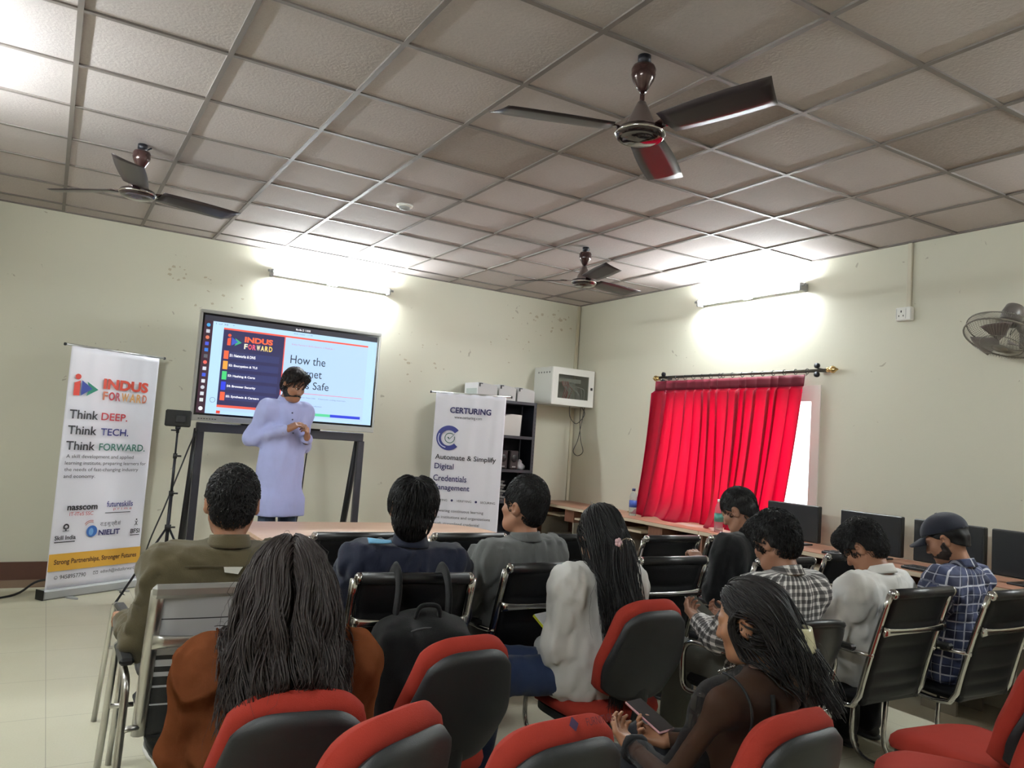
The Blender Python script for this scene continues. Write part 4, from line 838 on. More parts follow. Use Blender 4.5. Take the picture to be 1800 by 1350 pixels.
# ================================================================== CHAIRS
def back_curve(v, z0=0.43, z1=0.915):
    return (-0.195-0.135*v**1.15, z0+(z1-z0)*v)
def exec_chair(label, x, y, rz=0.0, group='black chrome-framed chairs', seat_w=0.205):
    t = thing('office_chair', label, 'chair', (x, y, 0), R_(rz), group)
    W = seat_w
    for s in (-1, 1):
        xs = s*(W+0.022)
        path = [(xs,)+back_curve(v) for v in np.linspace(1.0, 0.05, 8)]+[(xs, -0.17, 0.405), (xs, -0.10, 0.395), (xs, 0.18, 0.405), (xs, 0.235, 0.415)]
        m = MB(); m.tube(path, 0.0125, 8, flat=(1, 1.5)); m.obj('side_frame', CHROME, t)
        m = MB(); m.tube(bend_path([(xs, 0.14, 0.395), (xs, 0.16, 0.02), (xs, -0.26, 0.014)], 0.14, 8), 0.0115, 8); m.obj('leg', CHROME, t)
        m = MB(); m.tube(bend_path([(xs, -0.262, 0.64), (xs+s*0.035, -0.20, 0.645), (xs+s*0.035, 0.13, 0.64), (xs, 0.185, 0.41)], 0.07, 6), 0.010, 8); ar = m.obj('armrest', CHROME, t)
        m = MB(); m.box((xs+s*0.035-0.022, -0.19, 0.648), (xs+s*0.035+0.022, 0.07, 0.672), bev=0.008); m.obj('arm_pad', BLACKP, ar)
    m = MB(); m.tube([(-W-0.02, -0.255, 0.014), (W+0.02, -0.255, 0.014)], 0.0115, 8); m.obj('floor_bar', CHROME, t)
    # back sling with stitched ribs
    nx, nv = 13, 40; P = np.zeros((nx, nv, 3)); seams = [0.0, 0.12, 0.26, 0.5, 0.74, 1.0]
    for i in range(nx):
        u = i/(nx-1)*2-1
        for j in range(nv):
            v = j/(nv-1); yy, zz = back_curve(v); dd = min(abs(v-q) for q in seams); pf = 0.010*(1-math.exp(-(dd/0.035)**2))
            P[i, j] = (u*W, yy-pf*(1-u**6)+0.012*u*u-0.004, zz)
    m = MB(); m.slab(P, 0.022); m.obj('backrest', mat('black_leather', (12, 12, 15), 0.5, bump=0.15, bscale=300, spec=0.3), t)
    yy, zz = back_curve(1.0)
    m = MB(); m.tube([(-W-0.002, yy-0.006, zz+0.002), (W+0.002, yy-0.006, zz+0.002)], 0.0225, 14); m.obj('head_roll', mat('black_leather_roll', (20, 20, 22), 0.42), t)
    for s in (-1, 1):
        m = MB(); M4 = np.array([[0, 0, s, s*(W+0.002)], [1, 0, 0, yy-0.006], [0, 1, 0, zz+0.002], [0, 0, 0, 1.0]]); m.lathe([(0.0225, 0), (0.0225, 0.014), (0.014, 0.022), (0, 0.024)], 14, M=M4); m.obj('roll_cap', CHROME, t)
    yb, zb = back_curve(0.66); m = MB(); K = 15; P = [(u*(W+0.02), yb-0.026-0.016*(1-u*u), zb) for u in np.linspace(-1, 1, K)]; rad = 0.009+0.007*np.abs(np.linspace(-1, 1, K))**4
    m.tube(P, rad, 8, flat=(0.5, 1.4)); m.obj('cross_bar', CHROME, t)
    P = np.zeros((11, 24, 3))
    for i in range(11):
        u = i/10*2-1
        for j in range(24):
            v = j/23; dd = min(abs(v-q) for q in (0, 0.25, 0.5, 0.75, 1.0)); pf = 0.010*(1-math.exp(-(dd/0.05)**2)); P[i, j] = (u*W, -0.20+0.46*v, 0.425+pf*(1-u**6)+0.012*v-0.02*max(0, v-0.85)/0.15)
    m = MB(); m.slab(P, 0.035); m.obj('seat', _M['black_leather'], t)
    return t
def striped_material():
    m = mat('striped_mesh', (60, 60, 62), 0.7); nt = m.node_tree; b = nt.nodes['Principled BSDF']
    at_ = nt.nodes.new('ShaderNodeAttribute'); at_.attribute_name = 'bv'
    rp = nt.nodes.new('ShaderNodeValToRGB'); rp.color_ramp.interpolation = 'CONSTANT'
    stops = [(0.0, 0), (0.20, 1), (0.212, 0), (0.325, 1), (0.34, 0), (0.405, 1), (0.435, 0), (0.475, 1), (0.52, 0), (0.552, 1), (0.80, 0), (0.806, 1)]
    el = rp.color_ramp.elements
    el[0].position = 0.0; el[0].color = lin((22, 22, 24))+(1,); el[1].position = stops[1][0]; el[1].color = lin((168, 168, 172))+(1,)
    for p, k in stops[2:]:
        e = el.new(p); e.color = lin((168, 168, 172) if k else (22, 22, 24))+(1,)
    nt.links.new(at_.outputs['Fac'], rp.inputs['Fac']); nt.links.new(rp.outputs['Color'], b.inputs['Base Color'])
    return m
def visitor_chair(label, x, y, rz=0.0):
    t = thing('visitor_chair', label, 'chair', (x, y, 0), R_(rz), 'striped steel visitor chairs'); W = 0.215
    for s in (-1, 1):
        xs = s*(W+0.02); xo = s*(W+0.075)
        path = [(xs,)+back_curve(v) for v in np.linspace(1.0, 0.0, 8)]
        m = MB(); m.tube(path, 0.014, 8, flat=(1.0, 1.6)); m.obj('back_post', STEEL, t)
        m = MB(); m.tube(bend_path([(xo+s*0.02, -0.26, 0.0), (xo, -0.22, 0.40), (xo, -0.235, 0.62), (xo, 0.16, 0.645), (xo+s*0.02, 0.28, 0.0)], 0.06, 6), 0.0125, 8); lg = m.obj('leg_frame', STEEL, t)
        m = MB(); m.box((xo-0.022, -0.2, 0.652), (xo+0.022, 0.02, 0.675), bev=0.008); m.obj('arm_pad', BLACKP, lg)
        m = MB(); m.tube([(xo, 0.20, 0.40), (xs*0.9, 0.20, 0.40)], 0.009, 8); m.obj('stretcher', STEEL, t)
        m = MB(); m.tube([(xo, -0.225, 0.46), (xs, -0.205, 0.46)], 0.010, 8); m.obj('stretcher', STEEL, t)
    nx, nv = 9, 60; P = np.zeros((nx, nv, 3)); bv = []
    for i in range(nx):
        u = i/(nx-1)*2-1
        for j in range(nv): v = j/(nv-1); yy, zz = back_curve(v); P[i, j] = (u*W, yy-0.012*(1-u*u), zz); bv.append(v)
    m = MB(); m.slab(P, 0.008); o = m.obj('backrest', striped_material() if 'striped_mesh' not in _M else _M['striped_mesh'], t)
    a = o.data.attributes.new('bv', 'FLOAT', 'POINT'); a.data.foreach_set('value', np.array(bv+bv, np.float32))
    yy, zz = back_curve(1.0); m = MB(); m.box((-W-0.038, yy-0.02, zz-0.025), (W+0.038, yy+0.016, zz+0.018), bev=0.012); m.obj('top_bar', SILV, t)
    yb, zb = back_curve(0.66); m = MB(); K = 15; P = [(u*(W+0.02), yb-0.028-0.012*(1-u*u), zb) for u in np.linspace(-1, 1, K)]; m.tube(P, 0.011+0.006*np.abs(np.linspace(-1, 1, K))**4, 8, flat=(0.5, 1.4)); m.obj('cross_bar', STEEL, t)
    m = MB(); m.box((-W, -0.20, 0.40), (W, 0.24, 0.445), bev=0.018); m.obj('seat', BLACKF, t)
    return t
def rounded_chair(label, x, y, rz=0.0):
    t = thing('office_chair', label, 'chair', (x, y, 0), R_(rz)); W = 0.235
    nx, nv = 17, 22; P = np.zeros((nx, nv, 3))
    for i in range(nx):
        u = i/(nx-1)*2-1
        for j in range(nv):
            v = j/(nv-1); hw = W*(1-0.32*(1-v)**2)*(1-0.10*v**6); zt = 0.80-0.03*u*u
            P[i, j] = (u*hw, -0.205-0.10*v+0.07*u*u, 0.45+(zt-0.45)*v)
    m = MB(); m.slab(P, 0.028); m.obj('backrest', mat('black_shell_gloss', (18, 18, 20), 0.34), t)
    m = MB(); m.tube([(p[0]*1.0, p[1]-0.004, p[2]+0.004) for p in P[:, -1]], 0.016, 8); m.obj('top_rim', BLACKP, t)
    m = MB(); m.box((-0.22, -0.19, 0.42), (0.22, 0.25, 0.47), bev=0.02); m.obj('seat', BLACKF, t)
    for s in (-1, 1):
        m = MB(); m.tube(bend_path([(s*0.20, -0.20, 0.50), (s*0.27, -0.17, 0.645), (s*0.275, 0.20, 0.63), (s*0.25, 0.22, 0.40), (s*0.22, 0.10, 0.41)], 0.09, 7), 0.0125, 8); m.obj('armrest', CHROME, t)
        m = MB(); m.tube(bend_path([(s*0.21, 0.14, 0.42), (s*0.215, 0.18, 0.014), (s*0.215, -0.25, 0.013)], 0.12, 7), 0.0115, 8); m.obj('leg', CHROME, t)
    m = MB(); m.tube([(-0.215, -0.245, 0.013), (0.215, -0.245, 0.013)], 0.0115, 8); m.obj('floor_bar', CHROME, t)
    return t
def red_chair(label, x, y, rz=0.0, top=0.85, logo=False, seat_z=None):
    """x, y: floor point under the backrest's top edge centre; backrest leans back"""
    a = R_(rz); sx, sy = x-0.33*math.sin(a), y+0.33*math.cos(a)
    t = thing('task_chair', label, 'chair', (sx, sy, 0), a, 'red task chairs with black shells'); dz = top-0.85; W = 0.205; H0, H1 = 0.43+dz, 0.85+dz
    nx, nv = 25, 24
    def surf(off, k, top_in=0.0):
        P = np.zeros((nx, nv, 3))
        for i in range(nx):
            u = i/(nx-1)*2-1
            for j in range(nv):
                v = j/(nv-1); hw = W*(0.80+0.20*math.sin(min(1, v*1.7+0.12)*math.pi/2))*(1-0.24*max(0, v-0.35)**1.2/0.65**1.2)*k
                uu = math.copysign(abs(u)**0.9, u); e = abs(u)
                zt = H1-0.055*e**3.2-top_in; zb = H0+0.06*e**2.5+0.01
                yy = -0.215-0.115*v-0.02*math.sin(v*math.pi)*0.6+0.035*u*u
                P[i, j] = (uu*hw, yy+off, zb+(zt-zb)*v)
        return P
    def pillow(name, P, th0, mt, edge):
        du = np.gradient(P, axis=0); dv = np.gradient(P, axis=1); N = np.cross(du, dv); N /= np.linalg.norm(N, axis=2)[..., None]
        U, V = np.meshgrid(np.linspace(-1, 1, nx), np.linspace(-1, 1, nv), indexing='ij'); th = th0*np.clip((1-np.abs(U)**edge)*(1-np.abs(V)**edge), 0, 1)**0.42+0.003
        A = P+N*th[..., None]/2; B = P-N*th[..., None]/2; m = MB(); o = nx*nv; V2 = np.concatenate([A.reshape(-1, 3), B.reshape(-1, 3)]); F = []
        for i in range(nx-1):
            for j in range(nv-1): q = (i*nv+j, (i+1)*nv+j, (i+1)*nv+j+1, i*nv+j+1); F += [q, tuple(x+o for x in q[::-1])]
        rim = [i*nv for i in range(nx)]+[(nx-1)*nv+j for j in range(1, nv)]+[i*nv+nv-1 for i in range(nx-2, -1, -1)]+[j for j in range(nv-2, 0, -1)]
        for q in range(len(rim)): p, r = rim[q], rim[(q+1) % len(rim)]; F.append((r, p, p+o, r+o))
        m.add(V2, F, 0, True); return m.obj(name, mt, t)
    bc = pillow('back_cushion', surf(0.012, 1.0), 0.075, RED, 7)
    pillow('back_shell', surf(-0.030, 0.955, 0.035), 0.036, SHELL, 14)
    if logo:
        M4 = np.eye(4); M4[:3, :3] = np.array([[1, 0, 0], [0, math.cos(R_(58)), -math.sin(R_(58))], [0, math.sin(R_(58)), math.cos(R_(58))]]); M4[:3, 3] = (0, -0.343, H1-0.006)
        lm = mat('faded_print', (96, 34, 40), 0.9)
        plane_poly('emblem', [[(0.0, -0.014), (0.013, 0.0), (0.0, 0.016), (-0.013, 0.0)]], mat('emblem_print', (54, 34, 66), 0.9), bc, 0.0, M4); text_obj('FURNITURE', (0.035, -0.009, 0.115, 0.007), lm, bc, 0.0, 'lettering', 0.0, M=M4)
    sz = 0.43+dz if seat_z is None else seat_z
    def seat_poly(k): 
        out = []
        for q in range(40):
            b = 2*math.pi*q/40; c, s = math.cos(b), math.sin(b); e = 0.5; rx = 0.225*k; ry = 0.215*k
            out.append((rx*math.copysign(abs(c)**e, c)*(1-0.06*(s < 0)*abs(s)), ry*math.copysign(abs(s)**e, s)+0.015))
        return out
    m = MB(); rings = [(0.90, 0.0), (1.0, 0.012), (1.02, 0.03), (1.0, 0.05), (0.93, 0.064), (0.75, 0.072), (0.4, 0.074), (0.02, 0.075)]; V = []; 
    for k, z in rings: V += [(px, py, sz+z-0.006*(py > 0.12)*(py-0.12)/0.1*3) for px, py in seat_poly(k)]
    F = [tuple(range(40))[::-1]]
    for q in range(len(rings)-1):
        for i in range(40): F.append((q*40+i, q*40+(i+1) % 40, (q+1)*40+(i+1) % 40, (q+1)*40+i))
    F.append(tuple((len(rings)-1)*40+i for i in range(40))); m.add(V, F, 0, True); m.obj('seat_cushion', RED, t)
    m = MB(); m.prism(seat_poly(0.94), sz-0.032, sz-0.001); m.obj('seat_shell', SHELL, t)
    m = MB(); m.tube(smooth_path([(0, -0.285, 0.60+dz), (0, -0.275, 0.48+dz), (0, -0.235, sz-0.03), (0, -0.16, sz-0.055), (0, 0.0, sz-0.055)], 5), 0.035, 8, flat=(0.35, 1.0)); m.obj('back_bar', BLACKP, t)
    m = MB(); m.lathe([(0, 0.07), (0.026, 0.07), (0.026, 0.26), (0.017, 0.262), (0.017, sz-0.06), (0.06, sz-0.055), (0.06, sz-0.034), (0, sz-0.034)], 14); m.obj('gas_column', BLACKP, t)
    for q in range(5):
        b = 2*math.pi*q/5+0.3; d = np.array([math.cos(b), math.sin(b), 0]); m = MB(); m.tube([d*0.02+[0, 0, 0.095], d*0.15+[0, 0, 0.085], d*0.27+[0, 0, 0.066]], [0.026, 0.022, 0.016], 8); l = m.obj('base_arm', BLACKP, t)
        m = MB(); sd = np.array([-d[1], d[0], 0]); c = d*0.268+np.array([0, 0, 0.027])
        for k in (-1, 1): m.tube([c+sd*k*0.008, c+sd*k*0.022], 0.026, 12)
        m.tube([c+[0, 0, 0.01], c+[0, 0, 0.045]], 0.007, 6); m.obj('caster', BLACKP, l)
    return t
# ================================================================== SCULPTING (distance fields -> closed meshes)
def nrm(v): v = np.asarray(v, float); return v/(np.linalg.norm(v)+1e-12)
class Sdf:
    def __init__(s): s.p = []; s.cuts = []
    def rc(s, a, b, ra, rb, k=0.03, op='u'): a, b = np.array(a, float), np.array(b, float); r = max(ra, rb); s.p.append(('rc', op, k, (a, b, ra, rb), np.minimum(a, b)-r, np.maximum(a, b)+r)); return s
    def ell(s, c, r, k=0.03, op='u', R=None):
        c, r = np.array(c, float), np.array(r, float); R = np.eye(3) if R is None else np.array(R); e = np.sqrt((R**2) @ (r**2)); s.p.append(('el', op, k, (c, r, R), c-e, c+e)); return s
    def box(s, c, h, rad, k=0.02, op='u', R=None):
        c, h = np.array(c, float), np.array(h, float); R = np.eye(3) if R is None else np.array(R); e = np.abs(R) @ (h+rad); s.p.append(('bx', op, k, (c, h, rad, R), c-e, c+e)); return s
    def cut(s, c, n): s.cuts.append((np.array(c, float), nrm(n))); return s       # keeps the side the normal points away from
    def chain(s, pts, rad, k=0.03):
        for i in range(len(pts)-1): s.rc(pts[i], pts[i+1], rad[i], rad[i+1], k)
        return s
    @staticmethod
    def d(pr, P):
        kind, _, _, a = pr[:4]
        if kind == 'rc':
            A, B, ra, rb = a; ab = B-A; t = np.clip(((P-A) @ ab)/(ab @ ab+1e-12), 0, 1); return np.linalg.norm(P-A-t[..., None]*ab, axis=-1)-(ra+(rb-ra)*t)
        if kind == 'el':
            c, r, R = a; q = (P-c) @ R; k0 = np.linalg.norm(q/r, axis=-1); k1 = np.linalg.norm(q/(r*r), axis=-1)+1e-9; return k0*(k0-1)/k1
        c, h, rad, R = a; q = np.abs((P-c) @ R)-h; return np.linalg.norm(np.maximum(q, 0), axis=-1)+np.minimum(q.max(-1), 0)-rad
    @staticmethod
    def comb(D, d, op, k):
        if op == 'u': h = np.maximum(k-np.abs(D-d), 0)/k; return np.minimum(D, d)-h*h*k*0.25
        d = -d; h = np.maximum(k-np.abs(D-d), 0)/k; return np.maximum(D, d)+h*h*k*0.25
    def ev(s, P):
        D = np.full(P.shape[:-1], 1.0)
        for pr in s.p: D = s.comb(D, s.d(pr, P), pr[1], pr[2])
        for c, n in s.cuts: D = np.maximum(D, (P-c) @ n)
        return D
    def grad(s, P, e=0.004):
        G = np.stack([s.ev(P+np.eye(3)[i]*e)-s.ev(P-np.eye(3)[i]*e) for i in range(3)], -1); return G/(np.linalg.norm(G, axis=-1)[..., None]+1e-9)
    def mesh(s, h, infl=0.0, noise=None):
        us = [p for p in s.p if p[1] == 'u']; lo = np.min([p[4] for p in us], 0)-infl-0.02-2*h; hi = np.max([p[5] for p in us], 0)+infl+0.02+2*h
        n = np.ceil((hi-lo)/h).astype(int)+1; D = np.full(n, 0.5, np.float32); ax = [lo[i]+h*np.arange(n[i]) for i in range(3)]
        for pr in s.p:
            pad = pr[2]+infl+3*h+0.02; i0 = np.maximum(np.floor((pr[4]-pad-lo)/h).astype(int), 0); i1 = np.minimum(np.ceil((pr[5]+pad-lo)/h).astype(int)+1, n)
            if (i1 <= i0).any(): continue
            sl = tuple(slice(a, b) for a, b in zip(i0, i1)); P = np.stack(np.meshgrid(*[ax[i][sl[i]] for i in range(3)], indexing='ij'), -1)
            D[sl] = s.comb(D[sl], s.d(pr, P), pr[1], pr[2])
        D -= infl
        if noise is not None or s.cuts:
            X = np.meshgrid(*ax, indexing='ij')
            if noise is not None: D += noise(np.stack(X, -1)).astype(np.float32)
            for c, nn in s.cuts: D = np.maximum(D, (X[0]-c[0])*nn[0]+(X[1]-c[1])*nn[1]+(X[2]-c[2])*nn[2])
        V, F = surface_nets(D.astype(np.float32)); return V*h+lo, F
def surface_nets(D):
    I = D < 0; sh = np.array(D.shape)-1; cnt = np.zeros(sh, np.int8)
    cs = [(i, j, k) for i in (0, 1) for j in (0, 1) for k in (0, 1)]
    for i, j, k in cs: cnt += I[i:i+sh[0], j:j+sh[1], k:k+sh[2]]
    act = np.argwhere((cnt > 0) & (cnt < 8)); idx = np.full(sh, -1, np.int64); idx[tuple(act.T)] = np.arange(len(act))
    val = {c: D[act[:, 0]+c[0], act[:, 1]+c[1], act[:, 2]+c[2]] for c in cs}; S = np.zeros((len(act), 3)); N = np.zeros(len(act))
    for a in cs:
        for ax in range(3):
            if a[ax] == 0:
                b = list(a); b[ax] = 1; b = tuple(b); va, vb = val[a], val[b]; m = (va < 0) != (vb < 0); t = np.where(m, va/np.where(m, va-vb, 1), 0)
                p = np.array(a, float)[None].repeat(len(act), 0); p[:, ax] = t; S[m] += p[m]; N[m] += 1
    V = act+S/N[:, None]; F = []
    for ax in range(3):
        o = [1, 1, 1]; o[ax] = 0; a = I[tuple(slice(o[q], -1 if True else None) for q in range(3))]
        sl0 = tuple(slice(o[q], D.shape[q]-1) for q in range(3)); e = [0, 0, 0]; e[ax] = 1
        sl1 = tuple(slice(o[q]+e[q], D.shape[q]-1+e[q]) for q in range(3)); A, B = I[sl0], I[sl1]
        g = np.argwhere(A != B)
        if not len(g): continue
        inn = A[tuple(g.T)]; g = g+np.array(o); u, v = [(1, 2), (2, 0), (0, 1)][ax]; eu = np.eye(3, dtype=int)[u]; ev = np.eye(3, dtype=int)[v]
        q = np.stack([idx[tuple((g-eu-ev).T)], idx[tuple((g-ev).T)], idx[tuple(g.T)], idx[tuple((g-eu).T)]], 1)
        q[~inn] = q[~inn][:, ::-1]; F.append(q)
    return V, np.concatenate(F)
def wavy(seed, amp, fr, n=5, stretch=(1, 1, 1)):
    r = np.random.default_rng(seed); K = r.normal(size=(n, 3))*fr*np.array(stretch); ph = r.uniform(0, 6.28, n)
    return lambda P: amp*sum(np.sin(P @ K[i]+ph[i]) for i in range(n))/math.sqrt(n)
def tubes(paths, rad, n=3):
    """paths (M,K,3), rad (M,K) -> V, F quads"""
    M_, K = paths.shape[:2]; T = np.gradient(paths, axis=1); T /= np.linalg.norm(T, axis=2)[..., None]+1e-9
    ref = np.where(np.abs(T[:, :1, 2:3]) > 0.9, np.array([1.0, 0, 0]), np.array([0, 0, 1.0])); N = np.cross(T, ref); N /= np.linalg.norm(N, axis=2)[..., None]+1e-9; B = np.cross(T, N)
    a = np.arange(n)*2*math.pi/n; V = paths[:, :, None]+rad[:, :, None, None]*(np.cos(a)[:, None]*N[:, :, None]+np.sin(a)[:, None]*B[:, :, None])
    b = (np.arange(M_)[:, None, None]*K+np.arange(K-1)[None, :, None])*n; i = np.arange(n)[None, None]; j = (i+1) % n
    F = np.stack([b+i, b+j, b+n+j, b+n+i], -1).reshape(-1, 4); return V.reshape(-1, 3), F

SKIN = {}
def skin(rgb):
    if rgb not in SKIN:
        m = mat('skin_%d_%d_%d' % rgb, rgb, 0.5, var=0.08, vscale=18); b = m.node_tree.nodes['Principled BSDF']; b.inputs['Subsurface Weight'].default_value = 0.08; b.inputs['Subsurface Radius'].default_value = (0.012, 0.005, 0.003); SKIN[rgb] = m
    return SKIN[rgb]
def hair_mat(rgb, rough=0.6): return mat('hair_%d_%d_%d' % rgb, rgb, max(rough, 0.52), var=0.3, vscale=60, spec=0.3)
def wrinkle(m, k=0.5, sc=6.0):
    """soft creases of worn cloth, on top of the weave"""
    nt = m.node_tree; b = nt.nodes['Principled BSDF']; tc = nt.nodes.new('ShaderNodeTexCoord'); mp = nt.nodes.new('ShaderNodeMapping'); mp.inputs['Scale'].default_value = (1, 1, 0.65); mp.inputs['Rotation'].default_value = (0.3, 0.5, 0.2)
    n = nt.nodes.new('ShaderNodeTexNoise'); n.noise_type = 'RIDGED_MULTIFRACTAL'; n.inputs['Scale'].default_value = sc; n.inputs['Detail'].default_value = 2.5; n.inputs['Distortion'].default_value = 0.9
    nt.links.new(tc.outputs['Object'], mp.inputs['Vector']); nt.links.new(mp.outputs['Vector'], n.inputs['Vector'])
    bp = nt.nodes.new('ShaderNodeBump'); bp.inputs['Strength'].default_value = k; bp.inputs['Distance'].default_value = 0.05; nt.links.new(n.outputs['Fac'], bp.inputs['Height'])
    if b.inputs['Normal'].is_linked: nt.links.new(b.inputs['Normal'].links[0].from_socket, bp.inputs['Normal'])
    nt.links.new(bp.outputs['Normal'], b.inputs['Normal']); return m
def cloth(name, rgb, rough=0.85, bump=0.25, sheen=0.15, bs=350, wr=0.5):
    if name in _M: return _M[name]
    m = mat(name, rgb, rough, bump=bump, bscale=bs, var=0.07, vscale=9, sheen=sheen, spec=0.15); return wrinkle(m, wr) if wr else m
def check_mat(name, base, layers, rough=0.85):
    """woven checks from the 'pat' attribute; layers: (axis, period, offset, width, rgb, strength)"""
    m = mat(name, base, rough); nt = m.node_tree; b = nt.nodes['Principled BSDF']; at_ = nt.nodes.new('ShaderNodeAttribute'); at_.attribute_name = 'pat'
    sp = nt.nodes.new('ShaderNodeSeparateXYZ'); nt.links.new(at_.outputs['Vector'], sp.inputs[0]); col = lin(base)+(1,)
    for ax, per, off, wd, rgb, st in layers:
        f = mathn(nt, 'FRACT', mathn(nt, 'DIVIDE', mathn(nt, 'ADD', sp.outputs[ax], 10+off), per)); k = mathn(nt, 'LESS_THAN', f, wd/per); col = mixc(nt, mathn(nt, 'MULTIPLY', k, st), col, lin(rgb)+(1,))
    nt.links.new(col, b.inputs['Base Color']); return wrinkle(m, 0.45)

def head_sdf(hc, Rh, s=1.0, male=True):
    S = Sdf(); f = lambda p: hc+Rh @ (np.array(p, float)*s)
    S.ell(f((0, -0.012, 0.030)), np.array((0.075, 0.094, 0.085))*s, R=Rh)
    S.ell(f((0, 0.022, -0.040)), np.array((0.060, 0.066, 0.078))*s, 0.04, R=Rh)
    S.rc(f((-0.028, 0.050, -0.088)), f((0.028, 0.050, -0.088)), 0.022*s, 0.022*s, 0.04); S.ell(f((0, 0.072, -0.098)), np.array((0.020, 0.018, 0.016))*s, 0.025, R=Rh)
    if male:
        for q in (-1, 1): S.rc(f((q*0.055, -0.005, -0.052)), f((q*0.036, 0.045, -0.088)), 0.018*s, 0.020*s, 0.03)
    for q in (-1, 1):
        S.ell(f((q*0.038, 0.062, -0.022)), np.array((0.024, 0.020, 0.020))*s, 0.03, R=Rh)
        S.ell(f((q*0.032, 0.092, 0.006)), np.array((0.019, 0.016, 0.011))*s, 0.018, 's', R=Rh)
        S.ell(f((q*0.031, 0.074, 0.006)), np.array((0.0145, 0.0135, 0.0125))*s, 0.006, R=Rh)
        S.rc(f((q*0.014, 0.083, 0.022)), f((q*0.046, 0.073, 0.023)), 0.008*s, 0.007*s, 0.014)
        S.ell(f((q*0.082, -0.010, -0.006)), np.array((0.011, 0.022, 0.033))*s, 0.008, R=Rh @ rotm('z', -q*30)); S.ell(f((q*0.090, -0.002, -0.004)), np.array((0.006, 0.010, 0.016))*s, 0.005, 's', R=Rh @ rotm('z', -q*30))
        S.ell(f((q*0.011, 0.092, -0.034)), np.array((0.009, 0.010, 0.008))*s, 0.008, R=Rh)
    S.rc(f((0, 0.082, 0.018)), f((0, 0.104, -0.030)), 0.007*s, 0.0105*s, 0.016)
    S.ell(f((0, 0.084, -0.060)), np.array((0.022, 0.011, 0.0055))*s, 0.008, R=Rh); S.ell(f((0, 0.083, -0.070)), np.array((0.018, 0.011, 0.006))*s, 0.008, R=Rh)
    S.box(f((0, 0.099, -0.0648)), np.array((0.020, 0.006, 0.0004))*s, 0.0008*s, 0.004, 's', R=Rh)
    return S, f
def hand_sdf(S, W, d, n, side, curl=0.5, s=1.0, spread=1.0, point=False):
    """palm and five fingers; W wrist, d direction of the hand, n palm normal, side -1 left / 1 right"""
    d = nrm(d); n = nrm(n-d*(np.array(n) @ d)); x = np.cross(d, n)*side; R = np.stack([x, d, n], 1)   # x points to the thumb side
    S.box(W+d*0.045*s, np.array((0.030, 0.034, 0.006))*s, 0.009*s, 0.014, R=R); S.rc(W-d*0.03, W+d*0.02, 0.025*s, 0.026*s, 0.02)
    for k, (off, L) in enumerate(((0.028, 0.070), (0.010, 0.078), (-0.009, 0.073), (-0.027, 0.058))):
        p = W+d*0.082*s+x*off*s; a = 0.15+curl*(0.35+0.08*k); c = curl*(0.75+0.06*k); 
        if point and k == 0: a, c = 0.1, 0.1
        dirv = d+x*off*1.6*spread; 
        for q, (l, r0, r1) in enumerate(((0.42, 0.0092, 0.0085), (0.32, 0.0085, 0.0076), (0.26, 0.0076, 0.0062))):
            v = nrm(math.cos(a)*nrm(dirv)+math.sin(a)*n); e = p+v*L*l*s; S.rc(p, e, r0*s, r1*s, 0.004); p = e; a += c
    p = W+d*0.022*s+x*0.030*s; v1 = nrm(d*0.75+x*0.75+n*0.35*curl); e = p+v1*0.040*s; S.rc(p, e, 0.0125*s, 0.0102*s, 0.012); v2 = nrm(d*0.95+x*(0.35-0.5*curl)+n*0.6*curl); e2 = e+v2*0.030*s; S.rc(e, e2, 0.0102*s, 0.0090*s, 0.004); v3 = nrm(d*1.0+x*(0.1-0.6*curl)+n*0.7*curl); S.rc(e2, e2+v3*0.026*s, 0.0090*s, 0.0070*s, 0.004)

def merge(parts):
    V = []; F = []; o = 0
    for v, f in parts: V.append(v); F.append(np.asarray(f)+o); o += len(v)
    return np.concatenate(V), np.concatenate(F)

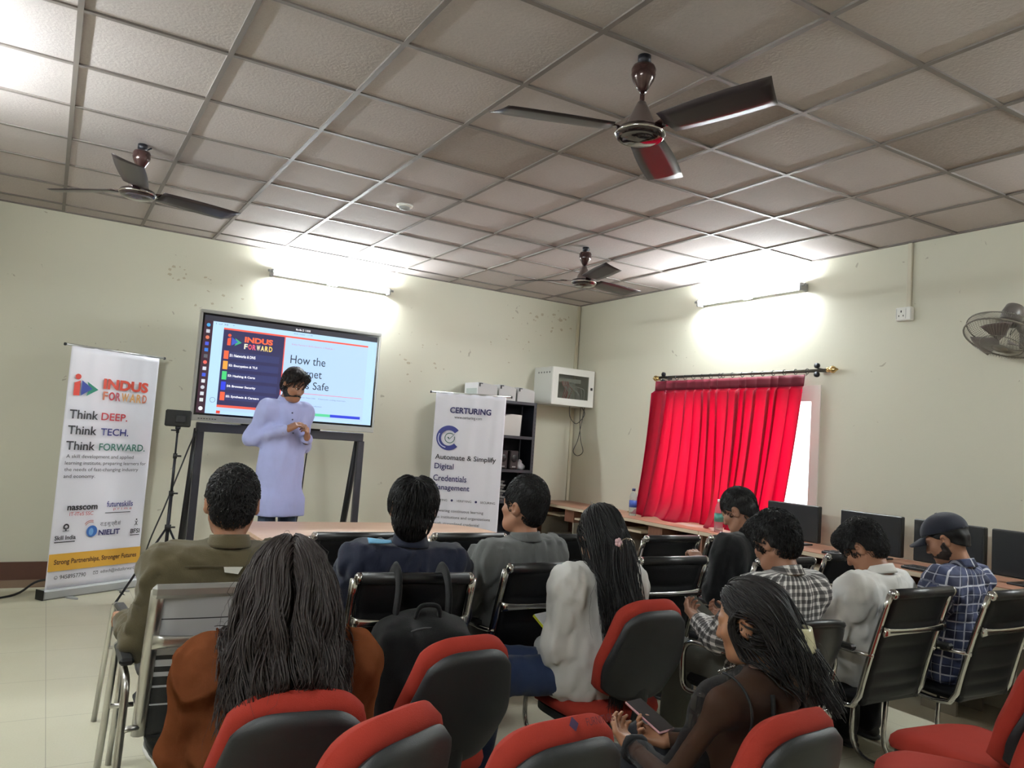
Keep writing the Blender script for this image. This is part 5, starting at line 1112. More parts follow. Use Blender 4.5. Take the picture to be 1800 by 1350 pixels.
class Person:
    """joints in the person's own frame: x right, y forward, z up"""
    def __init__(s, label, loc, rz, sc=1.0, sit=True, lean=-5, side=0, twist=0, head=(0, 0, 0), male=True, hip=(0, -0.04, 0.53), torso=0.49, sw=0.185, arms=None, knees=None, ankles=None, skin_rgb=(150, 108, 84), shoulder_drop=0.026, neck_fwd=0.02, hsc=None):
        s.t = thing('person', label, 'person', loc, R_(rz), None); s.male = male; s.skin = skin(skin_rgb); s.sc = sc; s.sit = sit
        s.hip = np.array(hip, float); T = rotm('x', -lean) @ rotm('y', side) @ rotm('z', twist); s.T = T; f = lambda p: s.hip+T @ (np.array(p, float)*sc); s.f = f; torso += 0.012
        s.neck = f((0, -0.015, torso)); s.sh = {q: f((q*sw, -0.005, torso-0.055-shoulder_drop)) for q in (-1, 1)}
        p, y, r = head; s.Rh = rotm('z', y) @ rotm('x', -p) @ rotm('y', r)
        hs = hsc or sc; s.hs = hs; s.hc = s.neck+np.array([0, neck_fwd*0.5, 0.044])*sc+s.Rh @ (np.array([0, 0.020, 0.095])*hs); s.torso = torso
        s.el = {}; s.wr = {}; s.hd = {}; arms = arms or {}
        for q in (-1, 1):
            a = arms.get(q, {}); s.el[q] = np.array(a.get('el', (q*0.25, 0.0, 0.70)), float); s.wr[q] = np.array(a.get('wr', (q*0.10, 0.24, 0.66)), float); s.hd[q] = a
        s.kn = knees or {q: np.array((q*0.12, 0.42, 0.51)) for q in (-1, 1)}; s.an = ankles or {q: np.array((q*0.12, 0.43, 0.085)) for q in (-1, 1)}
        s.hj = {q: s.hip+np.array((q*0.085*sc, 0.0, 0.0)) for q in (-1, 1)}
    def torso_sdf(s, S, k=0.07):
        f = s.f; c = s.sc; tl = s.torso; m = 1.0 if s.male else 0.9
        S.ell(f((0, 0.0, 0.0)), np.array((0.165, 0.115, 0.105))*c*(1.0 if s.male else 1.02), k, R=s.T); S.ell(f((0, 0.008, 0.16)), np.array((0.140*m, 0.100*m, 0.15))*c, k, R=s.T); S.ell(f((0, 0.0, tl-0.18)), np.array((0.158*m, 0.105*m, 0.155))*c, k, R=s.T)
        for q in (-1, 1):
            S.rc(s.sh[q]*0.95+s.neck*0.05-np.array([0, 0, 0.016]), f((q*0.06, -0.01, tl-0.10)), 0.050*c*m, 0.072*c*m, 0.06)
            S.rc(f((q*0.035, -0.022, tl-0.040)), s.sh[q]+np.array([-q*0.012, 0, 0.004]), 0.047*c, 0.047*c, 0.05)
            if not s.male: S.ell(f((q*0.075, 0.085, tl-0.20)), np.array((0.065, 0.055, 0.06))*c, 0.05, R=s.T)
    def arm_pts(s, q): return [s.sh[q], s.el[q], s.wr[q]]
    def build_body(s, h=0.010, fingers=(-1, 1)):
        c = s.sc; m = 1.0 if s.male else 0.88; S = Sdf(); s.torso_sdf(S)
        S.rc(s.neck-s.T @ np.array([0, 0, 0.05]), s.hc+s.Rh @ np.array([0, -0.012, -0.045])*c, 0.057*c*m, 0.054*c*m, 0.03)
        for q in (-1, 1):
            S.rc(s.sh[q], s.el[q], 0.042*c*m, 0.038*c*m, 0.03); S.rc(s.el[q], s.wr[q], 0.038*c*m, 0.030*c*m, 0.02)
            S.rc(s.hj[q], s.kn[q], 0.088*c, 0.060*c, 0.04); S.rc(s.kn[q], s.an[q], 0.057*c, 0.040*c, 0.03)
        s.body = S; parts = [S.mesh(h, -0.004)]
        H, hf = head_sdf(s.hc, s.Rh, s.hs, s.male); H.rc(s.hc+s.Rh @ np.array([0, -0.012, -0.045])*c, s.neck, 0.050*c*m, 0.054*c*m, 0.03); s.head = H; s.hf = hf; parts.append(H.mesh(0.0046))
        for q in (-1, 1):
            a = s.hd[q]; fa = nrm(s.wr[q]-s.el[q])
            if q in fingers:
                G = Sdf(); hand_sdf(G, s.wr[q]+fa*0.005, a.get('d', fa), a.get('n', (0, 0, -1)), q, a.get('curl', 0.6), c*(1.0 if s.male else 0.92), point=a.get('point', False)); G.rc(s.wr[q]-fa*0.05, s.wr[q], 0.029*c*m, 0.026*c*m, 0.01); parts.append(G.mesh(0.0042))
        V, F = merge(parts); s.b = fast_obj('body', V, F, s.skin, s.t); return s
    def eyes(s, glasses=False):
        wm = mat('eye_white', (214, 208, 200), 0.25); im = mat('eye_dark', (32, 20, 16), 0.15)
        for q in (-1, 1):
            o = MB(); M4 = np.eye(4); M4[:3, :3] = s.Rh @ rotm('x', -90); M4[:3, 3] = s.hf((q*0.031, 0.0765, 0.006)); r = 0.0118*s.hs
            o.lathe([(0, -r)]+[(r*math.cos(a), r*math.sin(a)) for a in np.linspace(-1.4, 1.05, 12)], 16, 0, M4); o.lathe([(0.0056*s.hs, r*0.90), (0.0045*s.hs, r*1.0), (0, r*1.04)], 12, 1, M4); o.obj('eye', [wm, im], s.t)
    def brows(s, hm):
        for q in (-1, 1): m = MB(); m.tube([s.hf((q*0.014, 0.0905, 0.024)), s.hf((q*0.030, 0.087, 0.0285)), s.hf((q*0.048, 0.076, 0.025))], [0.0035, 0.004, 0.002], 6, flat=(1, 0.6)); m.obj('eyebrow', hm, s.t)
    # ---- clothes
    def top(s, m, infl=0.016, hem=None, sleeve=1.0, fold=0.006, seed=1, collar=None, name='shirt', pattern=False, h=0.010, cuff=0.0, extra=None, loose=0.0, neck_open=0.068, ffr=26):
        c = s.sc; mm = 1.0 if s.male else 0.88; S = Sdf(); s.torso_sdf(S)
        for q in (-1, 1):
            w = s.wr[q] if sleeve >= 1 else s.el[q]+(s.wr[q]-s.el[q])*sleeve; fa = nrm(s.wr[q]-s.el[q])
            S.rc(s.sh[q], s.el[q], 0.048*c*mm+loose*0.25, 0.041*c*mm+loose*0.30, 0.08); S.rc(s.el[q], w-fa*0.012, 0.041*c*mm+loose*0.30, (0.030+0.012*max(0, 1-sleeve))*c*mm+loose*0.25+cuff, 0.025)
        for q in (-1, 1): S.rc(s.sh[q]*0.86+s.neck*0.14-np.array([0, 0, 0.055*c]), s.f((q*0.085, -0.012, s.torso-0.29)), 0.052*c*mm, 0.072*c*mm, 0.07)
        if s.sit:
            for q in (-1, 1): S.rc(s.hj[q], s.hj[q]+(s.kn[q]-s.hj[q])*0.18, 0.092*c, 0.088*c, 0.05)
        if loose: S.ell(s.f((0, 0.01, 0.10)), np.array((0.165+loose, 0.120+loose*0.7, 0.17))*c, 0.06, R=s.T)
        if extra: extra(S, s)
        # neckline opening
        S.rc(s.neck+np.array([0, 0.0, 0.025]), s.hc, neck_open*c-infl*0.2, 0.07*c, 0.012, 's')
        if hem is not None: S.cut((0, 0, hem), (0, 0, -1))
        ez = s.neck[2]+(0.006 if collar else 0.018)*c; S.cut((0, s.neck[1], ez), s.T @ np.array([0, -0.10, 1]))
        fold *= 0.62; ffr *= 1.8
        fd = wavy(seed, 1.0, ffr, 6, (1, 1, 0.7)); f2 = wavy(seed+50, 1.0, ffr*1.5, 5, (1, 1, 0.6))
        V, F = S.mesh(h, infl, lambda P: fold*(1.1-np.abs(fd(P))*1.9+0.5*np.abs(f2(P)))); s.topS = S; o = fast_obj(name, V, F, m, s.t); s.top_o = o
        if pattern:
            Q = (V-s.hip) @ s.T; pat = np.stack([np.arctan2(Q[:, 0]/0.165, -(Q[:, 1]+0.01)/0.115)*0.145, Q[:, 2], Q[:, 1]], 1); dt = np.full(len(V), 1e9); TS = Sdf(); s.torso_sdf(TS); dT = TS.ev(V)
            for q in (-1, 1):
                for a, b in ((s.sh[q], s.el[q]), (s.el[q], s.wr[q])):
                    dd = Sdf.d(('rc', 'u', 0, (a, b, 0.05, 0.045)), V); mk = (dd < dT-0.004) & (dd < dt); ab = nrm(b-a); e1 = nrm(np.cross(ab, [0.75, 0.66, 0.0])); w = V-a
                    pat[mk] = np.stack([w @ e1, w @ ab, np.zeros(len(V))], 1)[mk]; dt = np.minimum(dt, np.where(mk, dd, dt))
            at_ = o.data.attributes.new('pat', 'FLOAT_VECTOR', 'POINT'); at_.data.foreach_set('vector', pat.astype(np.float32).ravel())
        if collar:
            cm, hgt, opn = collar; K = 36; nr = 5; P = np.zeros((K, nr, 3)); ax = nrm(s.hc+s.Rh @ np.array([0, -0.02, -0.05])-s.neck+np.array([0, 0, 0.05])); c0 = s.neck+np.array([0, 0.004, 0.004]); xx = s.T[:, 0]; yy = np.cross(ax, xx)
            for i in range(K):
                a = math.pi/2+opn+(2*math.pi-2*opn)*i/(K-1)
                for j in range(nr):
                    v = j/(nr-1); r = 0.076*c*(0.97 if s.male else 0.9)-0.012*v; P[i, j] = c0+xx*r*math.cos(a)+yy*r*1.04*math.sin(a)+ax*(hgt*v-0.012)*(1+0.15*math.cos(a-math.pi*1.5))
            b = MB(); b.slab(P, 0.006); col = b.obj('collar', cm, o)
            if pattern:
                at2 = col.data.attributes.new('pat', 'FLOAT_VECTOR', 'POINT'); q2 = np.concatenate([P.reshape(-1, 3)]*2); at2.data.foreach_set('vector', np.stack([q2[:, 0], q2[:, 2], q2[:, 1]], 1).astype(np.float32).ravel())
        return o
    def trousers(s, m, infl=0.010, seed=3, length=1.0, h=0.011, fold=0.005):
        c = s.sc; S = Sdf(); S.ell(s.hip, np.array((0.165, 0.112, 0.10))*c, 0.05, R=s.T)
        for q in (-1, 1):
            e = s.kn[q]+(s.an[q]-s.kn[q])*length; S.rc(s.hj[q], s.kn[q], 0.091*c, 0.066*c, 0.03); S.rc(s.kn[q], e, 0.066*c, 0.054*c, 0.03)
        f = wavy(seed, fold, 30, 6); V, F = S.mesh(h, infl, f); return fast_obj('trousers', V, F, m, s.t)
    def shoes(s, m, sole=None, toe=0.17):
        for q in (-1, 1):
            a = s.an[q]; S = Sdf(); yaw = rotm('z', -q*6); d = yaw @ np.array([0, 1, 0]); S.rc(a+[0, 0, -0.005], a+d*0.02+[0, 0, -0.03], 0.045, 0.042, 0.03); S.rc(a+d*-0.035+[0, 0, -0.045], a+d*toe+[0, 0, -0.055], 0.034, 0.030, 0.03); S.rc(a+d*0.06+[0, 0, -0.035], a+d*(toe-0.02)+[0, 0, -0.052], 0.04, 0.034, 0.03); S.cut((0, 0, 0.018), (0, 0, -1))
            V, F = S.mesh(0.006); o = fast_obj('shoe', V, F, m, s.t)
            S = Sdf(); S.rc(a+d*-0.035+[0, 0, -0.07], a+d*toe+[0, 0, -0.07], 0.040, 0.037, 0.02); S.rc(a+d*0.06+[0, 0, -0.07], a+d*(toe-0.03)+[0, 0, -0.07], 0.044, 0.04, 0.02); S.cut((0, 0, 0.022), (0, 0, 1)); S.cut((0, 0, 0.001), (0, 0, -1)); V, F = S.mesh(0.006); fast_obj('sole', V, F, sole or m, o)
    # ---- hair
    def hair_cap(s, hm, grow=0.014, top=0.0, noise=0.004, fr=90, seed=1, line=0.72, base=0.008, tufts=(), h=0.0055, name='hair', nape=-0.072):
        c = s.hs; S = Sdf(); f = s.hf; S.ell(f((0, -0.014, 0.032+top*0.4)), np.array((0.077+grow, 0.096+grow, 0.085+grow+top))*c, R=s.Rh)
        S.ell(f((0, -0.056, -0.030)), np.array((0.058+grow*0.3, 0.040+grow*0.4, 0.052))*c, 0.03, R=s.Rh)
        for q in (-1, 1): S.rc(f((q*0.074, 0.030, 0.02)), f((q*0.0725, 0.022, -0.012)), 0.010*c, 0.006*c, 0.02)
        for p, r in tufts: S.ell(f(p), np.array(r)*c, 0.03, R=s.Rh)
        n = s.Rh @ nrm((0, line, -1.0)); S2 = Sdf(); S2.p = S.p
        # two cuts: hairline over the face and the nape line
        S2.cut(f((0, 0.066, 0.055)), s.Rh @ nrm((0, 1.0, -0.55))); S2.cut(f((0, 0.0, base)), s.Rh @ nrm((0, 0.75, -1.0))); S2.cut(f((0, -0.07, nape)), s.Rh @ nrm((0, 0.0, -1.0)))
        s.hairS = S; V, F = S2.mesh(h, 0.0, wavy(seed, noise, fr, 7)); s.hairV = V; s.hair = fast_obj(name, V, F, hm, s.t); return s.hair
    def hair_locks(s, hm, N=500, L=(0.03, 0.05), r=0.0022, curl=0.0, lift=0.25, seed=2, flow=None, keep=None):
        """short tapering locks lying on the hair"""
        g = np.random.default_rng(seed); V = s.hairV; V = V[g.integers(0, len(V), N*2)]; loc = (V-s.hc) @ s.Rh/s.hs
        k = (loc[:, 2] > -0.10) & ~((np.abs(loc[:, 0]) > 0.060) & (loc[:, 2] < 0.034) & (loc[:, 1] > -0.055))
        if keep is not None: k &= keep(loc)
        V = V[k][:N]; loc = loc[k][:N]; N = len(V); cr = np.array([0.01, -0.055, 0.125]); d = loc-cr
        if flow is not None: d = d/(np.linalg.norm(d, axis=1)[:, None]+1e-9)*0.4+flow(loc)
        d += g.normal(size=d.shape)*0.05; d = d @ s.Rh.T; K = 7; Ls = g.uniform(*L, N)*s.hs; P = np.zeros((N, K, 3)); ph = g.uniform(0, 6.28, N); pos = V.copy()
        for j in range(K):
            t = j/(K-1); o = s.hairS.grad(pos)
            if j:
                dd = d-o*np.sum(d*o, 1)[:, None]; dd /= np.linalg.norm(dd, axis=1)[:, None]+1e-9; sd = np.cross(dd, o); pos = pos+dd*(Ls/(K-1))[:, None]+sd*(curl*np.cos(t*8+ph))[:, None]; o = s.hairS.grad(pos)
            pos = pos-o*(s.hairS.ev(pos)-(-0.002+0.012*lift*4*t*(1-0.6*t)+0.6*curl*np.sin(t*8+ph)))[:, None]; P[:, j] = pos
        tt = np.linspace(0, 1, K)[None]; rr = r*s.hs*(1-0.8*tt**2)*g.uniform(0.6, 1.2, N)[:, None]; v, f = tubes(P, rr, 4); return fast_obj('hair_locks', v, f, hm, s.hair)
    def long_hair(s, hm, N=1500, L=(0.40, 0.55), r=0.0032, seed=3, wave=0.010, wfr=22, back=0.25, gather=None, side_z=-0.03, margin=0.012, stray=60, spread=0.0, xlim=None, rest=None, name='long_hair'):
        g = np.random.default_rng(seed); n = N*3; u = g.normal(size=(n, 3)); u /= np.linalg.norm(u, axis=1)[:, None]; loc = u*np.array([0.082, 0.102, 0.094])+np.array([0, -0.014, 0.032])
        k = (loc[:, 1] < 0.052+0.42*(loc[:, 2]-0.06)) & (loc[:, 2] > -0.06-0.5*loc[:, 1]-0.0) & (loc[:, 2] > side_z-1.2*np.maximum(-loc[:, 1], 0)); loc = loc[k][:N]; N = len(loc)
        p = loc*s.hs @ s.Rh.T+s.hc; obs = Sdf(); obs.p = [q for q in s.head.p if q[1] == 'u']+[q for q in getattr(s, 'topS', s.body).p if q[1] == 'u']
        infl = 0.018; K = 30; Ls = g.uniform(*L, N)*(1.12-2.6*np.abs(loc[:, 0])); st = Ls/(K-1); P = np.zeros((N, K, 3)); P[:, 0] = p
        out = u[k][:N] @ s.Rh.T; part = np.where(loc[:, 0] >= 0, 1.0, -1.0); dirv = np.stack([part*0.35*np.exp(-(loc[:, 0]/0.05)**2), -0.6+0*part, -0.3+0*part], 1) @ s.Rh.T; cl = np.floor(loc*32); ph = np.stack([(np.sin(cl @ np.array(w_))*43758.5) % 6.28 for w_ in ((12.9, 78.2, 37.7), (93.9, 67.3, 11.1), (45.1, 21.7, 83.3))], 1)+g.uniform(-0.5, 0.5, (N, 3))
        fw = s.Rh @ np.array([0, 1.0, 0]); grav = np.array([0, 0, -1.0])-fw*back
        for j in range(1, K):
            tj = j/(K-1); dirv = dirv*0.72+0.28*(grav+out*spread*(1-tj)); dirv /= np.linalg.norm(dirv, axis=1)[:, None]
            wv = np.sin(np.outer(Ls*tj, [wfr, wfr*1.27, wfr*0.9])+ph)*wave*min(1, tj*2.2); dd = dirv.copy()
            if gather is not None:
                gp, gt, gr = gather; 
                if tj < gt: to = gp+g.normal(size=(N, 3))*0.0+((P[:, 0]-s.hc)*gr)-P[:, j-1]; dd = dd*0.35+0.65*to/(np.linalg.norm(to, axis=1)[:, None]+1e-6); dd /= np.linalg.norm(dd, axis=1)[:, None]
            p = P[:, j-1]+dd*st[:, None]
            if xlim is not None:
                lx = (p-s.hc) @ s.Rh[:, 0]; lim = xlim[0]+(xlim[1]-xlim[0])*tj; ex = np.sign(lx)*np.maximum(np.abs(lx)-lim, 0); p = p-0.5*ex[:, None]*s.Rh[:, 0]
            mrg = margin+infl*(p[:, 2] < s.neck[2]-0.02)+0.008*(ph[:, 0] % 1.0)
            for _ in range(2):
                d0 = obs.ev(p); m_ = d0 < mrg
                if m_.any(): G = obs.grad(p[m_]); p[m_] += G*(mrg[m_]-d0[m_])[:, None]
            if rest is not None: m_ = p[:, 2] < rest; p[m_, 1] = np.maximum(p[m_, 1], -0.185-0.115*np.clip((p[m_, 2]-0.43)/0.42, 0, 1)+0.01*np.sin(ph[m_, 0]))
            P[:, j] = p; dirv = 0.6*dirv+0.4*(P[:, j]-P[:, j-1])/st[:, None]
        tt = np.linspace(0, 1, K); off = np.stack([np.sin(np.outer(Ls, tt*wfr)+ph[:, :1]), np.cos(np.outer(Ls, tt*wfr*0.9)+ph[:, 1:2]), 0*np.outer(Ls, tt)], -1)*wave*(tt[None, :, None]**0.8); P = P+off
        if rest is not None: m_ = P[..., 2] < rest; P[..., 1] = np.where(m_, np.maximum(P[..., 1], -0.19-0.115*np.clip((P[..., 2]-0.43)/0.42, 0, 1)), P[..., 1])
        rr = r*s.hs*(1.0-0.7*tt[None]**2.5)*g.uniform(0.6, 1.3, N)[:, None]; rr[:stray] *= 0.3; P[:stray] += (np.cumsum(g.normal(size=(min(stray, N), K, 3))*0.0035, 1)); v, f = tubes(P, rr, 4); o = fast_obj(name, v, f, hm, s.t); s.hairP = P; return o
    def beard(s, hm, full=True, seed=5):
        c = s.hs; S = Sdf(); f = s.hf; S.p = [q for q in s.head.p[:-1]]
        S.ell(f((0, 0.098, -0.064)), np.array((0.025, 0.03, 0.0080))*c, 0.003, 's', R=s.Rh)
        for q in (-1, 1): S.ell(f((q*0.050, 0.074, -0.030)), np.array((0.036, 0.062, 0.035))*c, 0.006, 's', R=s.Rh)
        S.cut(f((0, 0.0, -0.012)), s.Rh @ nrm((0, 0.42, 1.0))); S.cut(f((0, -0.004, 0)), s.Rh @ nrm((0, -1.0, 0.12))); S.cut(f((0, 0.0, -0.112 if full else -0.104)), s.Rh @ nrm((0, 0.55, -1.0)))
        V, F = S.mesh(0.0045, 0.0035 if full else 0.0022, wavy(seed, 0.0016, 260, 8)); return fast_obj('beard', V, F, hm, s.t)
# ================================================================== CHAIRS IN THE ROOM
visitor_chair('grey-and-black striped steel chair under the man in the olive shirt', 0.63, -0.665)
visitor_chair('striped steel chair in the front row, mostly hidden by the man in the olive shirt', 0.70, 0.30, 3).scale = (1, 1, 0.90)
G1 = 'empty black front-row chairs'; G2 = 'black chrome-framed chairs in the middle rows'
exec_chair('empty black chair at the table, left of the man in the navy jacket', 1.455, 0.52, 0, G1)
exec_chair('empty black chair at the table, right of the man in the navy jacket', 2.10, 0.50, 0, G1)
exec_chair('black front-row chair hidden behind the long-haired woman in white', 2.80, 0.46, 0, G1)
exec_chair('empty black front-row chair in front of the desks, below the water bottle and curtain', 3.49, 0.40, 0, G1)
exec_chair('black front-row chair whose corner shows left of the man in black', 4.05, 0.415, 0, G1)
exec_chair('black chair with a backpack on it, under the man in the navy jacket', 1.335, -0.61, -8, G2)
exec_chair('black chair under the man in the grey shirt', 2.00, -0.46, 0, G2)
exec_chair('empty black chair right of the long-haired woman in white', 2.80, -0.36, 0, G2)
exec_chair('black chair under the man in the black shirt', 3.51, -0.46, 0, G2)
exec_chair('empty black chair in front of the man in the white shirt', 4.20, -0.36, 0, G2)
rounded_chair('black chair with rounded plastic back under the man in the checked shirt', 2.84, -1.24, -4)
exec_chair('black chair under the man in the white shirt, its chrome legs in view', 3.43, -1.27, 0, G2)
exec_chair('black chair under the man in the dark cap', 3.95, -1.40, 0, G2)
SZ = 0.365
red_chair('red-edged black chair under the woman in the brown sweater', 0.605, -1.865, -7, 0.85, seat_z=SZ)
red_chair('empty red-edged black chair behind the hung backpack', 1.225, -1.525, 5, 0.85, seat_z=SZ)
red_chair('empty red-edged chair turned sideways, next to the brown-sweater woman at the bottom edge', 0.68, -2.27, 28, 0.93, seat_z=0.33)
red_chair('empty red-edged chair with a faded print on its top, bottom middle', 1.05, -2.29, 6, 0.877, logo=True, seat_z=0.34)
red_chair('red-edged chair under the long-haired woman in white', 2.16, -1.30, 0, 0.875, seat_z=SZ)
red_chair('red-edged chair under the woman in the sheer black top', 1.69, -2.38, 6, 0.85, seat_z=SZ)
red_chair('empty red chair at the right edge, seat and side of its back in view', 3.06, -2.34, -6, 0.86, seat_z=0.40)
red_chair('red chair at the bottom right corner, only its red seat in view', 2.80, -2.50, 38, 0.84, seat_z=0.43)

# ================================================================== PEOPLE
BLK = hair_mat((15, 13, 14)); BRH = hair_mat((44, 36, 34), 0.32); JEAN = cloth('denim_blue', (40, 52, 82)); DARKT = cloth('dark_trousers', (18, 19, 24)); GREYT = cloth('grey_trousers', (98, 98, 92))
SHOE = mat('shoe_dark', (50, 50, 52), 0.6); SOLE = mat('sole_white', (210, 208, 204), 0.6)

# speaker -----------------------------------------------------------
def speaker():
    cloth_m = cloth('kurta_lavender', (172, 178, 224), 0.8, 0.2); 
    p = Person('person standing at the screen in a long lavender kurta, hands held together at the chest', (1.66, 2.58, 0), 202, 0.95, False, 2, 0, -6, (22, 4, -3), True, (0, 0, 1.165), 0.50, 0.172,
               {1: dict(el=(0.235, -0.085, 1.335), wr=(0.095, 0.165, 1.425), d=(-0.70, 0.50, 0.50), n=(-0.35, -0.2, -0.8), curl=0.5), -1: dict(el=(-0.235, -0.03, 1.295), wr=(-0.085, 0.195, 1.365), d=(0.40, 0.40, 0.80), n=(0.75, -0.5, 0.2), curl=1.0)},
               {1: np.array((0.10, 0.03, 0.62)), -1: np.array((-0.12, 0.0, 0.62))}, {1: np.array((0.11, 0.0, 0.085)), -1: np.array((-0.15, 0.0, 0.085))}, (150, 106, 82), shoulder_drop=0.02, hsc=1.0)
    p.build_body(); p.eyes(); p.brows(BLK)
    def skirt(S, s):
        for k in range(8):
            z = 1.16-k*0.055; w = 0.160+0.003*k; S.ell((0.0, 0.005, z), (w, 0.122+0.004*k, 0.09), 0.05)
        S.box((0.0, 0.0, 0.78), (0.140, 0.095, 0.10), 0.03, 0.06)
        for q in (-1, 1): S.box((q*0.215, -0.02, 0.78), (0.030, 0.008, 0.13), 0.004, 0.01, 's')
    o = p.top(cloth_m, 0.012, 0.755, 1.0, 0.007, 11, (cloth_m, 0.040, 0.20), 'kurta', extra=skirt, loose=0.006, ffr=16)
    b = MB(); S = p.topS
    for k in range(4):
        q = p.f((0.0, 0.2, 0.42-0.055*k)); d = S.ev(q[None])[0]; q = q-np.array([0, 1, 0])*(d-0.016); b.lathe([(0.006, -0.002), (0.006, 0.003), (0, 0.004)], 10, M=np.array([[1, 0, 0, q[0]], [0, 0, 1, q[1]], [0, -1, 0, q[2]], [0, 0, 0, 1.0]]))
    b.obj('buttons', mat('button_dark', (60, 60, 90), 0.4), o)
    p.trousers(cloth('jeans_faded', (70, 84, 104)), 0.0); p.shoes(SHOE)
    p.hair_cap(BLK, 0.008, 0.014, 0.004, 60, 3, base=0.0, tufts=(((0.03, 0.045, 0.092), (0.05, 0.045, 0.035)), ((-0.03, 0.055, 0.09), (0.05, 0.04, 0.03))))
    p.hair_locks(hair_mat((34, 27, 25)), 1000, (0.03, 0.055), 0.0019, 0.001, 0.5, 4, flow=lambda l: np.stack([0.6+0*l[:, 0], 0.5*(l[:, 1] > 0)-0.2, -0.5+0*l[:, 0]], 1)); p.beard(BLK)
    m = MB(); w = p.wr[-1]-nrm(p.wr[-1]-p.el[-1])*0.03; ax = nrm(p.wr[-1]-p.el[-1]); e1 = nrm(np.cross(ax, [0, 0, 1])); e2 = np.cross(ax, e1); m.tube([w+0.035*(math.cos(a)*e1+math.sin(a)*e2) for a in np.linspace(0, 6.28, 18)], 0.008, 6); m.obj('wrist_band', BLACKF, p.t)
speaker()

def man_olive():
    cm = cloth('shirt_olive', (84, 76, 56), 0.9)
    p = Person('person from behind in an olive shirt with a small white tag, curly black hair', (0.63, -0.69, 0), 0, 1.0, True, -9, 0, 0, (2, -10, 0), True, (0, -0.03, 0.53), 0.495, 0.192,
               {-1: dict(el=(-0.245, -0.05, 0.70), wr=(-0.262, 0.20, 0.708), curl=0.7), 1: dict(el=(0.28, 0.0, 0.72), wr=(0.12, 0.22, 0.66))}, None, {-1: np.array((-0.03, 0.66, 0.085)), 1: np.array((0.14, 0.40, 0.085))}, (152, 106, 80))
    p.build_body(); o = p.top(cm, 0.016, 0.46, 1.0, 0.008, 21, (cm, 0.040, 0.25), loose=0.016)
    # back yoke seam and neck tag
    S = p.topS; m = MB()
    def onback(x, z, off=0.017):
        q = np.array([x, p.f((0, 0, 0.3))[1]-0.4, z]); 
        for _ in range(30):
            d = S.ev(q[None])[0]-0.020
            q = q+np.array([0, 1, 0])*d*0.8
        return q-np.array([0, 0.0035, 0])
    P = [onback(x, p.neck[2]-0.060) for x in np.linspace(-0.15, 0.15, 15)]; m.tube(P, 0.0022, 5); m.obj('seam', cm, o)
    q = onback(0.0, p.neck[2]-0.072); m = MB(); m.prism([(-0.030, 0.011), (-0.026, -0.006), (0.018, -0.013), (0.026, 0.002), (0.032, 0.010)], 0.0, 0.003, M=np.array([[1, 0, 0, q[0]], [0, 0, -1, q[1]-0.002], [0, 1, -0.15, q[2]], [0, 0, 0, 1.0]])); tg = m.obj('cloth_tag', mat('tag_white', (214, 210, 200), 0.6), o); tg['label'] = 'small white cloth tag'
    p.trousers(DARKT); p.shoes(mat('sneaker_grey', (92, 94, 96), 0.7), SOLE)
    p.hair_cap(BLK, 0.005, 0.008, 0.004, 120, 5, nape=-0.080, base=0.016); p.hair_locks(hair_mat((30, 28, 29), 0.3), 1700, (0.025, 0.045), 0.0019, 0.004, 0.55, 6)
man_olive()

def woman_brown():
    cm = mat('sweater_brown', (100, 57, 35), 1.0, bump=0.2, bscale=520, var=0.12, vscale=14, spec=0.0); wrinkle(cm, 0.9, 9.0)
    p = Person('person from behind in a brown sweater with wavy shoulder-length dark hair', (0.63, -1.55, 0), -6, 0.92, True, -4, 0, 0, (0, -6, 0), False, (0, -0.03, 0.49), 0.455, 0.200, {-1: dict(el=(-0.222, 0.0, 0.62), wr=(-0.14, 0.22, 0.56)), 1: dict(el=(0.222, 0.0, 0.62), wr=(0.12, 0.24, 0.57))}, None, None, (150, 108, 86))
    p.build_body(); o = p.top(cm, 0.016, 0.44, 1.0, 0.004, 31, None, 'sweater', neck_open=0.06, ffr=30, loose=0.020); p.trousers(DARKT); p.shoes(SHOE)
    S = p.topS
    def on(q, off):
        for _ in range(20): q = q-S.grad(q[None])[0]*(S.ev(q[None])[0]-off)
        return q
    dk = mat('sweater_seam', (74, 40, 24), 1.0, spec=0.0)
    for q in (-1, 1):
        m = MB(); m.tube([on(p.sh[q]+np.array([-q*(0.020+0.05*max(0, -math.sin(a))), -0.085*math.cos(a), 0.085*math.sin(a)]), 0.0195) for a in np.linspace(-1.2, 1.7, 22)], 0.0032, 6); m.obj('sleeve_seam', dk, o)
        for k, (h0, h1, dx) in enumerate(((-0.10, -0.16, 0.10), (-0.12, -0.20, 0.085), (-0.09, -0.125, 0.07))):
            m = MB(); m.tube([on(np.array([p.sh[q][0]-q*(0.025+dx*t), p.sh[q][1]-0.14, p.sh[q][2]+h0+(h1-h0)*t]), 0.0170) for t in np.linspace(0, 1, 10)], [0.001+0.0035*math.sin(math.pi*t) for t in np.linspace(0, 1, 10)], 6); m.obj('sleeve_crease', cm, o)
    p.hair_cap(BRH, 0.005, 0.002, 0.003, 60, 7); p.long_hair(BRH, 3200, (0.26, 0.42), 0.0023, 8, 0.020, 26, 0.34, None, -0.05, 0.014, 120, 0.30, xlim=(0.092, 0.150), rest=0.86)
woman_brown()

